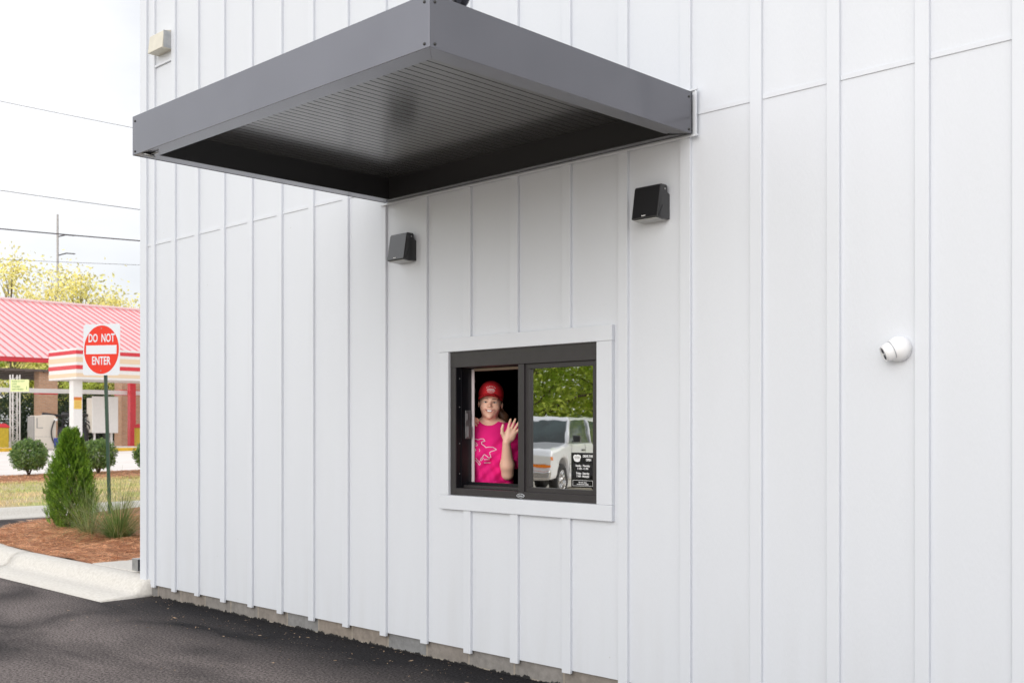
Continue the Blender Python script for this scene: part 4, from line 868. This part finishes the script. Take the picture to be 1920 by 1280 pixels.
mb.build('pillar', M['carpaint'], tk, smooth=True)
mb = MB(); q = [Vector(p) for p in lo+hi]; cen = sum(q, Vector())/8; q = [cen+(p-cen)*1.0 for p in q]
mb.add(q, [(0,1,5,4), (1,2,6,5), (2,3,7,6), (3,0,4,7)]); mb.build('cab_glass', M['carglass'], tk, fix=False)
mb = MB(); mb.box(TX0+.15, TX0+.65, yl(2.9), yl(2.35), .7, 1.32); mb.box(TX1-.65, TX1-.15, yl(2.9), yl(2.35), .7, 1.32); mb.build('seat', mat('car_seat', (.08, .08, .085), .8), tk, bevel=.05)
for s in (TX0, TX1):
    sg_ = 1 if s == TX1 else -1
    mb = MB(); mb.box(min(s-sg_*.36, s), max(s-sg_*.36, s), yl(.05), yl(-.01), .74, .93); mb.build('headlight', M['headlight'], tk, bevel=.01)
    mb = MB(); mb.box(min(s-sg_*.02, s+sg_*.012), max(s-sg_*.02, s+sg_*.012), yl(.16), yl(.0), .83, .92); mb.box(min(s-sg_*.38, s), max(s-sg_*.38, s), yl(.03), yl(-.014), .68, .735); mb.build('turn_signal', M['amber'], tk)
    mb = MB(); mb.box(min(s+sg_*.02, s+sg_*.2), max(s+sg_*.02, s+sg_*.2), yl(1.62), yl(1.5), 1.2, 1.36); mb.box(min(s-sg_*.03, s+sg_*.03), max(s-sg_*.03, s+sg_*.03), yl(1.58), yl(1.54), 1.2, 1.24); mb.build('side_mirror', M['black_pl'], tk, bevel=.02)
mb = MB(); mb.box(TX0-.02, TX1+.02, yl(.04), yl(-.12), .45, .62); mb.build('bumper', M['chrome'], tk, bevel=.03)
for s, pr_ in ((TX1, .003), (TX0-.003, .003)):
    mb = MB()
    for a in (1.42, 2.55, 3.6): mb.box(s, s+pr_, yl(a+.008), yl(a-.008), .50, 1.15)
    mb.box(s, s+pr_, yl(4.9), yl(1.45), .70, .715); mb.build('door_seam', M['black_pl'], tk)
    mb = MB(); mb.box(s-.002, s+.03, yl(2.48), yl(2.30), .98, 1.02); mb.build('door_handle', M['black_pl'], tk, bevel=.008)
mb = MB(); mb.box(TX0+.40, TX1-.40, yl(.04), yl(-.008), .68, .93); mb.build('grille', M['black_pl'], tk, bevel=.01)
for s in (TX0+.02, TX1-.02):
    sg_ = 1 if s > (TX0+TX1)/2 else -1
    for a in (.98, 4.1):
        mb = MB(); mb.lathe([(.22, -.10), (.34, -.11), (.37, -.07), (.37, .07), (.34, .11), (.22, .10), (.20, .03), (.0, .03)], (s-sg_*.12, yl(a), .37), (sg_, 0, 0), 28); wl = mb.build('wheel', M['tyre'], tk, smooth=True)
        mb = MB(); mb.lathe([(.215, .095), (.20, .10), (.17, .07), (.08, .075), (.06, .10), (0, .10)], (s-sg_*.12, yl(a), .37), (sg_, 0, 0), 24)
        for k in range(5):
            qd = k*1.2566; mb.tube([(s-sg_*.12+sg_*.085, yl(a)+.05*math.cos(qd), .37+.05*math.sin(qd)), (s-sg_*.12+sg_*.085, yl(a)+.19*math.cos(qd), .37+.19*math.sin(qd))], .022, 6)
        mb.build('rim', M['chrome'], wl, smooth=True)
tk.rotation_euler = (0, 0, R(-24)); tk.location = (-15.15, -11.9, 0)
# roadside bank of trees across the lane
first = None
rl = ['far left', 'second', 'third', 'fourth', 'fifth', 'sixth', 'seventh', 'eighth', 'ninth']
spots = [(-33, -29), (-28.5, -24), (-24, -27), (-20, -25), (-35, -22), (-25.5, -21.5), (-30.5, -20.5), (-21, -31), (-27, -31)]
for i, (x, y) in enumerate(spots):
    lab = 'leafy roadside tree across the lane, mirrored in the window glass above the white car'
    if first is None: first = tree((x, y, 0), 7.5, 3.3, 91, M['refl'], lab, group='roadside trees mirrored in the window', nl=26000, size=.15, base=.06, blobs=60, tr=.18, name='roadside_tree')
    else: copy_tree(first, (x, y, 0), i*1.3, (1.0+.1*(i % 3), 1.0+.1*(i % 3), .85+.12*(i % 4)), lab)

# ------------------------------------------------------------------ the person at the window
def sdf_mesh(prims, bounds, vox, colour=None):
    """smooth union of primitives on a grid, surfaced by dual contouring (one closed surface)"""
    lo = np.array(bounds[0]); hi = np.array(bounds[1]); n = np.ceil((hi-lo)/vox).astype(int)+1
    F_ = np.full(n, .25, np.float32); ax = [lo[i]+vox*np.arange(n[i]) for i in range(3)]
    for pr in prims:
        kind, k = pr['t'], pr.get('k', .02); mn, mx_ = pr['bb']; m = .035+k
        i0 = np.clip(np.floor((np.array(mn)-m-lo)/vox).astype(int), 0, n); i1 = np.clip(np.ceil((np.array(mx_)+m-lo)/vox).astype(int)+1, 0, n)
        if np.any(i1 <= i0): continue
        sl_ = tuple(slice(a, b) for a, b in zip(i0, i1)); g = np.meshgrid(*[ax[i][sl_[i]] for i in range(3)], indexing='ij'); P = np.stack(g, -1)
        d = pr['f'](P).astype(np.float32); f0 = F_[sl_]
        if kind == 'add': h = np.clip(.5+.5*(f0-d)/k, 0, 1); F_[sl_] = f0*(1-h)+d*h-k*h*(1-h)
        elif kind == 'sub': h = np.clip(.5-.5*(f0+d)/k, 0, 1); F_[sl_] = f0*(1-h)-d*h+k*h*(1-h)
        elif kind == 'disp': F_[sl_] = f0+d
    F_[0], F_[-1], F_[:, 0], F_[:, -1], F_[:, :, 0], F_[:, :, -1] = .1, .1, .1, .1, .1, .1
    ins = F_ < 0; c = n-1; acc = np.zeros((*c, 3), np.float32); cnt = np.zeros(c, np.float32)
    def cs(o): return F_[o[0]:o[0]+c[0], o[1]:o[1]+c[1], o[2]:o[2]+c[2]]
    for a in range(3):
        for u in (0, 1):
            for v in (0, 1):
                o0 = [0, 0, 0]; o0[(a+1) % 3] = u; o0[(a+2) % 3] = v; o1 = list(o0); o1[a] = 1
                f0, f1 = cs(o0), cs(o1); x = (f0 < 0) != (f1 < 0); t_ = np.where(x, f0/np.where(x, f0-f1, 1), 0)
                for q in range(3): acc[..., q] += np.where(x, (o0[q] if q != a else t_), 0)
                cnt += x
    act = cnt > 0; ids = -np.ones(c, np.int64); ids[act] = np.arange(act.sum()); cell = np.argwhere(act)
    V = lo+(cell+acc[act]/cnt[act][:, None])*vox; Q = []
    for a in range(3):
        s0 = [slice(1, n[i]-1) for i in range(3)]; s0[a] = slice(0, n[a]-1); s1 = list(s0); s1[a] = slice(1, n[a])
        A_, B_ = ins[tuple(s0)], ins[tuple(s1)]; x = A_ != B_; idx = np.argwhere(x); fl = A_[x]
        off = np.array([s0[i].start for i in range(3)]); idx = idx+off; b_, c_ = (a+1) % 3, (a+2) % 3
        def cid(db, dc): j = idx.copy(); j[:, b_] -= db; j[:, c_] -= dc; return ids[j[:, 0], j[:, 1], j[:, 2]]
        q = np.stack([cid(1, 1), cid(0, 1), cid(0, 0), cid(1, 0)], 1); q[~fl] = q[~fl][:, ::-1]; Q.append(q)
    return V, np.concatenate(Q)
def capsule(p, q, r1, r2, k=.02, t='add'):
    p, q = np.array(p, float), np.array(q, float); rm = max(r1, r2)
    def f(P):
        d = q-p; h = np.clip(((P-p)@d)/max(d@d, 1e-9), 0, 1); return np.linalg.norm(P-p-h[..., None]*d, axis=-1)-(r1+(r2-r1)*h)
    return dict(t=t, k=k, f=f, bb=(np.minimum(p, q)-rm, np.maximum(p, q)+rm))
def ell(c, r, k=.02, t='add', rot=None):
    c, r = np.array(c, float), np.array(r, float); rm = r.max()
    def f(P):
        L0 = P-c
        if rot is not None: L0 = L0@np.array(rot)
        k0 = np.linalg.norm(L0/r, axis=-1); k1 = np.linalg.norm(L0/(r*r), axis=-1)+1e-6; return k0*(k0-1)/k1
    return dict(t=t, k=k, f=f, bb=(c-rm, c+rm))
# local frame: a to the image right, b towards the camera, c up
PT = 7.13; po = onray(917, PT); Ra = Vector((RX, RY, 0)); Fb = Vector((-DX, -DY, 0)).normalized(); Fb = (Fb+Ra*-.02).normalized(); Ra = Vector((-Fb.y, Fb.x, 0))
def loc2w(V): V = np.asarray(V); return np.stack([po.x+V[:, 0]*Ra.x+V[:, 1]*Fb.x, po.y+V[:, 0]*Ra.y+V[:, 1]*Fb.y, V[:, 2]], 1)
def pl(px, py, b=0): s_ = (PT-b)/FPX; return ((px-917)*s_-.02*b, b, EYE-(py-HZ)*s_)
FZ = .12
# head, in head coordinates, then tilted a little about the neck
hr = R(4.0); HP = np.array([0, 0, 1.53])
def hp(p):
    a, b, c = np.array(p)-HP; return (HP[0]+a*math.cos(hr)+c*math.sin(hr)+.001, b, HP[2]-a*math.sin(hr)+c*math.cos(hr))
HM = [[math.cos(hr), 0, math.sin(hr)], [0, 1, 0], [-math.sin(hr), 0, math.cos(hr)]]
HMt = np.array(HM).T
def he(c, r, k=.012, t='add'): return ell(hp(c), r, k, t, rot=np.array(HM).T if False else HMt.T)
head = [he((0, -.012, 1.688), (.073, .092, .094), .03), he((0, .030, 1.628), (.064, .060, .068), .03), he((0, .052, 1.585), (.041, .040, .034), .03),
        he((-.036, .062, 1.620), (.025, .022, .022), .02), he((.036, .062, 1.620), (.025, .022, .022), .02),   # cheeks raised by the smile
        he((0, .078, 1.560), (.018, .014, .012), .015),                                                         # chin
        he((0, .076, 1.676), (.050, .016, .012), .02),                                                          # brow
        he((-.030, .098, 1.655), (.017, .013, .009), .012, 'sub'), he((.030, .098, 1.655), (.017, .013, .009), .012, 'sub'),
        capsule(hp((0, .085, 1.660)), hp((0, .104, 1.630)), .007, .010, .012), he((-.010, .093, 1.626), (.008, .010, .006), .008), he((.010, .093, 1.626), (.008, .010, .006), .008),
        he((0, .089, 1.6015), (.034, .012, .013), .010),
        he((0, .102, 1.600), (.028, .0055, .0056), .005, 'sub'),
        he((-.0755, -.012, 1.640), (.006, .013, .022), .008), he((.0755, -.012, 1.640), (.006, .013, .022), .008),
        capsule((0, -.012, 1.48), hp((0, -.008, 1.60)), .050, .047, .03)]
for p_ in head:
    pass
lsh = (.160, -.02, 1.462); lel = pl(954, 888, .13); lwr = pl(953.5, 829, .215)
rsh = (-.160, -.02, 1.462); rel = (-.265, .02, 1.26); rwr = pl(876, 812, .045)
torso = [ell((0, .0, 1.36), (.155, .100, .17), .05), ell((0, .0, 1.17), (.128, .092, .16), .06), ell((0, -.01, .96), (.165, .112, .14), .06),
         capsule((-.13, -.015, 1.455), (.13, -.015, 1.455), .052, .052, .05), ell((-.068, .070, 1.325), (.062, .055, .060), .04), ell((.068, .070, 1.325), (.062, .055, .060), .04),
         capsule((-.06, -.01, 1.50), (.06, -.01, 1.50), .045, .045, .05)]
legs = []
for s in (-1, 1):
    legs += [capsule((s*.088, 0, .95), (s*.095, .01, .56), .082, .056, .04), capsule((s*.095, .01, .56), (s*.10, -.02, FZ+.09), .055, .038, .03), capsule((s*.10, -.02, FZ+.055), (s*.115, .13, FZ+.035), .042, .032, .03)]
def hand(wr, dirv, palmn, side, curl, sp, L0=1.0, splay=.16):
    """palm, four fingers and a thumb. dirv: wrist to fingers, palmn: out of the palm, side: towards the thumb"""
    w_, d, n_, s_ = (np.array(v, float) for v in (wr, dirv, palmn, side)); d /= np.linalg.norm(d); n_ -= d*(n_@d); n_ /= np.linalg.norm(n_); s_ -= d*(s_@d)+n_*(s_@n_); s_ /= np.linalg.norm(s_)
    P = []; pc = w_+d*.052*L0
    rot = np.stack([s_, d, n_], 1)
    P.append(ell(pc, (.040*L0, .050*L0, .0145), .012, rot=rot)); P.append(capsule(w_+d*.004, w_+d*.085*L0-s_*.020, .017, .0125, .012)); P.append(capsule(w_+d*.004, w_+d*.088*L0+s_*.022, .017, .0125, .012))
    for i, (off, ln, r_) in enumerate(((.029, .070, .0088), (.0095, .078, .0090), (-.0105, .072, .0086), (-.0285, .056, .0078))):
        ang = sp*(1.35-i)*splay; fd = d*math.cos(ang)+s_*math.sin(ang); b0_ = w_+d*(.090-.006*abs(i-1.2))*L0+s_*off*L0; p = b0_; e_ = 0
        for seg, f in enumerate((.45, .30, .25)):
            e_ += curl*(.5, 1, .9)[seg]*(1+.12*i); q = p+(fd*math.cos(e_)+n_*math.sin(e_))*ln*f*L0; P.append(capsule(p, q, r_*(1-.08*seg), r_*(.94-.08*seg), .0035)); p = q
    tb = w_+d*.022+s_*.024; t1 = tb+(s_*.80+d*.62+n_*.25)*.034*L0; t2 = t1+(s_*.42+d*.90+n_*.15)*.030*L0; t3 = t2+(s_*.22+d*.97)*.024*L0
    P += [capsule(tb, t1, .0135, .0115, .012), capsule(t1, t2, .0108, .0098, .004), capsule(t2, t3, .0098, .0082, .004)]
    return P
arms = [capsule(lsh, lel, .046, .032, .03), capsule(lel, np.array(lel)*.72+np.array(lwr)*.28, .034, .042, .03), capsule(np.array(lel)*.72+np.array(lwr)*.28, lwr, .042, .0245, .025),
        capsule(rsh, rel, .046, .037, .03), capsule(rel, rwr, .036, .023, .025)]
arms += hand(lwr, (.48, -.02, 1.0), (0, 1, .05), (-1, 0, .3), .12, 1, .94, .13)
arms += hand(rwr, (.12, .10, .28), (.8, -.3, 0), (.1, .3, 1), .75, 1, .85, .10)
pv = thing('person', (po.x, po.y, FZ), 'smiling young woman in a red cap and pink shirt waving from the open window', 'person')
V, F = sdf_mesh(torso+legs+head+arms, ((-.40, -.20, FZ-.01), (.32, .38, 1.82)), .0035)
# skin colour by region, as a surface attribute
M['skin'] = mat('skin', (.60, .34, .24), .42, var=.06, vscale=30); 
skn = M['skin'].node_tree; att = skn.nodes.new('ShaderNodeVertexColor'); att.layer_name = 'tone'; bs = skn.nodes['Principled BSDF']; bs.inputs['Subsurface Weight'].default_value = .08; bs.inputs['Subsurface Radius'].default_value = (.02, .008, .005)
skn.links.new(att.outputs[0], bs.inputs['Base Color'])
body = raw('body', loc2w(V), F, M['skin'], pv, smooth=True)
ca, sa = math.cos(hr), math.sin(hr); a_ = V[:, 0]-.001; c_ = V[:, 2]-1.53; HL = np.stack([a_*ca-c_*sa, V[:, 1], 1.53+a_*sa+c_*ca], 1)
base = np.array([.90, .56, .42]); tone = np.tile(base, (len(V), 1))
def paint(mask, colr, amt=1.0): tone[:] = tone*(1-(mask*amt)[:, None])+np.array(colr)*(mask*amt)[:, None]
def gs(c, r): return np.exp(-(((HL-np.array(c))/np.array(r))**2).sum(1))
hd_ = (HL[:, 2] > 1.54).astype(float)
paint(gs((-.040, .06, 1.618), (.018, .04, .014))+gs((.040, .06, 1.618), (.018, .04, .014)), (.70, .27, .20), .45)
x_, z_ = HL[:, 0], HL[:, 2]; fr = HL[:, 1] > .045
mouth = z_-(1.5965+.013*(np.abs(x_)/.032)**2)
lip = fr & (np.abs(x_) < .034) & (np.abs(mouth) < .0100*(1-(x_/.037)**2)+.001); paint(lip.astype(float), (.72, .30, .25), .85)
inn = fr & (np.abs(x_) < .029) & (np.abs(mouth) < .0064*(1-(x_/.031)**2)+.0002); paint(inn.astype(float), (.30, .09, .08), 1)
for s in (-1, 1):
    bz_ = 1.6735+.004*(1-((np.abs(x_)-.030)/.018)**2); br = fr & (x_*s > .011) & (x_*s < .048) & (np.abs(z_-bz_) < .0034); paint(br.astype(float), (.12, .06, .035), .9)
    ey = fr & (((x_-s*.030)/.0150)**2+((z_-1.6545)/.0055)**2 < 1); paint(ey.astype(float), (.10, .05, .04), .85)
col_a = body.data.color_attributes.new('tone', 'FLOAT_COLOR', 'POINT'); col_a.data.foreach_set('color', np.concatenate([tone, np.ones((len(V), 1))], 1).astype(np.float32).ravel())
def toW(p): q = loc2w(np.array([hp(p)]))[0]; return Vector(q)
for s in (-1, 1):
    mb = MB(); mb.lathe([(0, -.004), (.0095, -.002), (.0118, .002), (.0095, .0065), (0, .009)], (0, 0, 0), (0, 0, 1), 16)
    cen = toW((s*.030, .0745, 1.6542)); mb.v = [tuple(cen+Ra*p[0]*1.15+Fb*p[2]+Vector((0, 0, 1))*p[1]*.42) for p in mb.v]; e_ = mb.build('eye', mat('eye_white', (.75, .72, .70), .2), pv, smooth=True)
    mb = MB(); mb.lathe([(0, 0), (.0048, 0), (.0048, .0012), (0, .0018)], toW((s*.030, .0828, 1.6545)), tuple(Fb), 14); mb.build('iris', mat('iris', (.05, .045, .04), .15), e_, smooth=True)
# row of teeth following the smile
mb = MB(); vs = []; N_ = 13
for i in range(N_):
    x = -.0265+.053*i/(N_-1); zc_ = 1.5975+.013*(abs(x)/.032)**2; h_ = .0046*(1-(x/.030)**2)+.0004; yb = .0990-.0065*(x/.0265)**2
    for dz_ in (-h_, h_): vs.append(toW((x, yb, zc_+dz_)))
mb.add(vs, [(2*i, 2*i+2, 2*i+3, 2*i+1) for i in range(N_-1)]); mb.build('teeth', mat('teeth', (.92, .90, .86), .2), pv, smooth=True)
mb = MB(); mb.lathe([(0, 0), (.0035, .001), (.004, .003), (.002, .006), (0, .0065)], toW((.0830, .004, 1.615)), tuple(Ra), 10); mb.build('earring', mat('earring', (.8, .75, .6), .15, metal=1), pv, smooth=True)
# hair: cap of brown hair behind the face and a low ponytail
hm = mat('brown_hair', (.26, .13, .07), .45, c2=(.12, .06, .032), vscale=60, stretch=(1, 1, .15))
hair = [he((0, -.024, 1.690), (.083, .094, .100), .02), he((0, .10, 1.60), (.084, .105, .125), .008, 'sub'),
        capsule(hp((.035, -.085, 1.63)), (.088, -.10, 1.56), .030, .030, .03), capsule((.088, -.10, 1.56), (.098, -.09, 1.45), .030, .012, .03),
        he((-.079, -.012, 1.636), (.018, .016, .026), .006, 'sub'), he((.079, -.012, 1.636), (.018, .016, .026), .006, 'sub')]
Vh, Fh = sdf_mesh(hair, ((-.13, -.17, 1.40), (.16, .12, 1.82)), .003); raw('hair', loc2w(Vh), Fh, hm, pv, smooth=True)
# cap: crown and curved brim
cm = mat('red_cap', (.62, .012, .022), .75, var=.12, vscale=30, bump=.1, bscale=300)
capc = [he((0, -.010, 1.712), (.0825, .100, .084), .02), he((0, .035, 1.745), (.052, .045, .036), .02), he((0, -.06, 1.60), (.12, .20, .072), .004, 'sub'), he((0, .10, 1.60), (.12, .14, .092), .004, 'sub')]
Vc, Fc = sdf_mesh(capc, ((-.12, -.14, 1.62), (.13, .14, 1.84)), .0028); cap_ = raw('cap', loc2w(Vc), Fc, cm, pv, smooth=True)
mb = MB(); vs = []; NB = 17
for j in range(6):
    f = j/5
    for i in range(NB):
        a = -1+2*i/(NB-1); x = a*(.079-.010*f); y = .058+(.035)*(1-a*a)+f*(.062*(1-a**4)+.004); z = 1.713-.036*a*a-.007*f
        vs.append(toW((x, y, z)))
top_ = list(vs); bot = [v-Vector((0, 0, .004)) for v in vs]; mb.add(top_+bot, [(j*NB+i, j*NB+i+1, (j+1)*NB+i+1, (j+1)*NB+i) for j in range(5) for i in range(NB-1)]+[(len(vs)+j*NB+i, len(vs)+j*NB+i+1, len(vs)+(j+1)*NB+i+1, len(vs)+(j+1)*NB+i) for j in range(5) for i in range(NB-1)]+[(5*NB+i, 5*NB+i+1, len(vs)+5*NB+i+1, len(vs)+5*NB+i) for i in range(NB-1)])
mb.build('brim', cm, cap_, smooth=True)
# embroidered crest on the cap: an arc of letters over a scroll
def project_strip(mb, bvh, pts, width, lift=.0012, closed=False):
    P = []
    for p in pts:
        o_ = Vector(p)+Fb*.25; h = bvh.ray_cast(o_, -Fb, .6)
        if h[0] is not None: P.append(h[0]+Fb*lift)
        else:
            if len(P) > 1: strip(mb, P, width)
            P = []
    if len(P) > 1: strip(mb, P, width)
def strip(mb, P, w_):
    vs = []; n_ = len(P)
    for i in range(n_):
        d = (P[min(i+1, n_-1)]-P[max(i-1, 0)]).normalized(); s_ = d.cross(Fb); s_.normalize(); vs += [P[i]-s_*w_/2, P[i]+s_*w_/2]
    mb.add(vs, [(2*i, 2*i+1, 2*i+3, 2*i+2) for i in range(n_-1)])
def bvh_of(V, F): return BVHTree.FromPolygons([tuple(v) for v in V], [tuple(int(i) for i in f) for f in F])
bc = bvh_of(loc2w(Vc), Fc); mb = MB()
def cp(x, z): return toW((x, .08, z))
for i in range(7):
    q = R(145-18*i); x0_, z0_ = .030*math.cos(q), 1.733+.020*math.sin(q); x1_, z1_ = .037*math.cos(q), 1.733+.027*math.sin(q)
    project_strip(mb, bc, [cp(x0_, z0_), cp((x0_+x1_)/2, (z0_+z1_)/2), cp(x1_, z1_)], .0042)
for zz_, w2 in ((1.740, .020), (1.734, .026), (1.728, .027)):
    project_strip(mb, bc, [cp(-w2+2*w2*i/12, zz_+.0025*math.sin(i*2.2)) for i in range(13)], .0032)
project_strip(mb, bc, [cp(-.022+.044*i/10, 1.7205-.004*(1-((i-5)/5)**2)) for i in range(11)], .0026)
mb.build('embroidery', mat('cap_thread', (.75, .62, .62), .7), cap_)

# shirt
def folds(P):
    x, y, z = P[..., 0], P[..., 1], P[..., 2]
    f = .006*np.sin((z*1.0+x*1.9)*34+np.sin(x*13)*1.2)*np.clip((1.42-z)*5, 0, 1)*(y > -.02)+.003*np.sin((z*1.4-x*1.2)*61+1)+.004*np.sin((z*.5-x*2.2)*27+z*9)
    return f*np.clip((1.50-z)*8, 0, 1)
cuf = np.array(lsh)+(np.array(lel)-np.array(lsh))*.74; cufr = np.array(rsh)+(np.array(rel)-np.array(rsh))*.80
shirt = lambda: [ell((0, .0, 1.36), (.170, .112, .175), .05), ell((0, .0, 1.17), (.158, .112, .18), .06), ell((0, -.005, 1.00), (.182, .128, .13), .06),
         capsule((-.135, -.015, 1.450), (.135, -.015, 1.450), .062, .062, .05), ell((-.068, .072, 1.325), (.066, .060, .066), .05), ell((.068, .072, 1.325), (.066, .060, .066), .05),
         capsule((-.05, -.014, 1.490), (.05, -.014, 1.490), .050, .050, .05),
         sleeve(lsh, cuf, lel, .060, .068), sleeve(rsh, cufr, rel, .058, .062)]
def sleeve(p, q, aim, r1, r2):
    b_ = capsule(p, q, r1, r2, .03); ax_ = np.array(aim)-np.array(p); ax_ = ax_/np.linalg.norm(ax_); q = np.array(q)
    return dict(t='add', k=.03, f=lambda P: np.maximum(b_['f'](P), (P-q)@ax_), bb=b_['bb'])
def cutter(c0, ax_, rad=.09, ln=.06):
    ax_ = np.array(ax_)/np.linalg.norm(ax_); c0 = np.array(c0)
    def f(P):
        L0 = P-c0; h = L0@ax_; rr_ = np.linalg.norm(L0-h[..., None]*ax_, axis=-1); return np.maximum(np.maximum(-h, h-ln), rr_-rad)
    return dict(t='sub', k=.004, f=f, bb=(c0-.12, c0+.12))
shirt = shirt()+[dict(t='disp', f=folds, bb=(np.array([-.3, -.2, .85]), np.array([.3, .3, 1.55]))),
          ell((0, .012, 1.560), (.064, .078, .074), .006, 'sub'),
          dict(t='sub', k=.004, f=lambda P: P[..., 2]-.93, bb=(np.array([-.4, -.3, .7]), np.array([.4, .4, .95])))]
Vs, Fs = sdf_mesh(shirt, ((-.36, -.20, .88), (.30, .30, 1.58)), .0045)
sm = mat('pink_shirt', (.90, .006, .23), .8, var=.06, vscale=12, bump=.08, bscale=400)
sho = raw('shirt', loc2w(Vs), Fs, sm, pv, smooth=True)
tr_ = [capsule((0, -.005, .97), (0, -.005, .90), .13, .14, .05), ell((0, -.008, .95), (.176, .122, .10), .04)]
for s in (-1, 1): tr_ += [capsule((s*.088, 0, .95), (s*.095, .01, .56), .092, .066, .04), capsule((s*.095, .01, .56), (s*.10, -.02, FZ+.10), .064, .052, .03)]
Vt, Ft = sdf_mesh(tr_, ((-.24, -.18, FZ+.02), (.24, .18, 1.06)), .007); raw('trousers', loc2w(Vt), Ft, mat('dark_trousers', (.02, .022, .03), .8), pv, smooth=True)
# line drawing of a fish on the shirt, with two short lines of writing
bsx = bvh_of(loc2w(Vs), Fs); mb = MB()
def zp(x, y): px, py = 870+x/5.818, 700+y/5.818; q = pl(px, py, .11); return Vector(loc2w(np.array([q]))[0])
def zl(P, w_=.0045):
    Q = []
    for i in range(len(P)-1):
        for k in range(6): f = k/6; Q.append(zp(P[i][0]*(1-f)+P[i+1][0]*f, P[i][1]*(1-f)+P[i+1][1]*f))
    Q.append(zp(*P[-1])); project_strip(mb, bsx, Q, w_)
zl([(60, 730), (80, 715), (110, 710), (140, 714), (168, 722), (190, 712), (222, 712), (240, 735), (205, 745), (204, 768), (225, 782), (250, 805), (290, 800), (330, 803), (368, 828), (345, 838), (310, 848), (290, 862), (300, 890), (308, 912), (285, 918), (255, 895), (235, 880), (215, 905), (222, 925), (200, 950), (190, 945), (205, 912)])
zl([(60, 900), (90, 915), (120, 938), (145, 952), (165, 975), (178, 997), (190, 985), (180, 960), (150, 935), (142, 918)])
zl([(105, 752), (130, 748), (150, 760), (160, 782), (140, 788), (118, 776), (105, 752)], .0035); zl([(130, 765), (142, 772)], .006)
zl([(90, 785), (120, 805), (142, 832), (125, 850), (95, 872)]); zl([(92, 800), (112, 822), (122, 840), (104, 848), (92, 845)], .003)
for k in range(4): zl([(95+k*8, 815+k*5), (100+k*8, 842)], .002)
zl([(178, 820), (186, 835), (180, 850)], .003)
for r_, (xa, ya, n_) in enumerate(((234, 932, 5), (232, 968, 6))):
    for k in range(n_): zl([(xa+k*12, ya+8), (xa+2+k*12, ya-2+2*(k % 2)), (xa+6+k*12, ya+9-3*(k % 2)), (xa+8+k*12, ya)], .0022)
mb.build('shirt_print', mat('print_white', (.80, .62, .70), .7), sho)
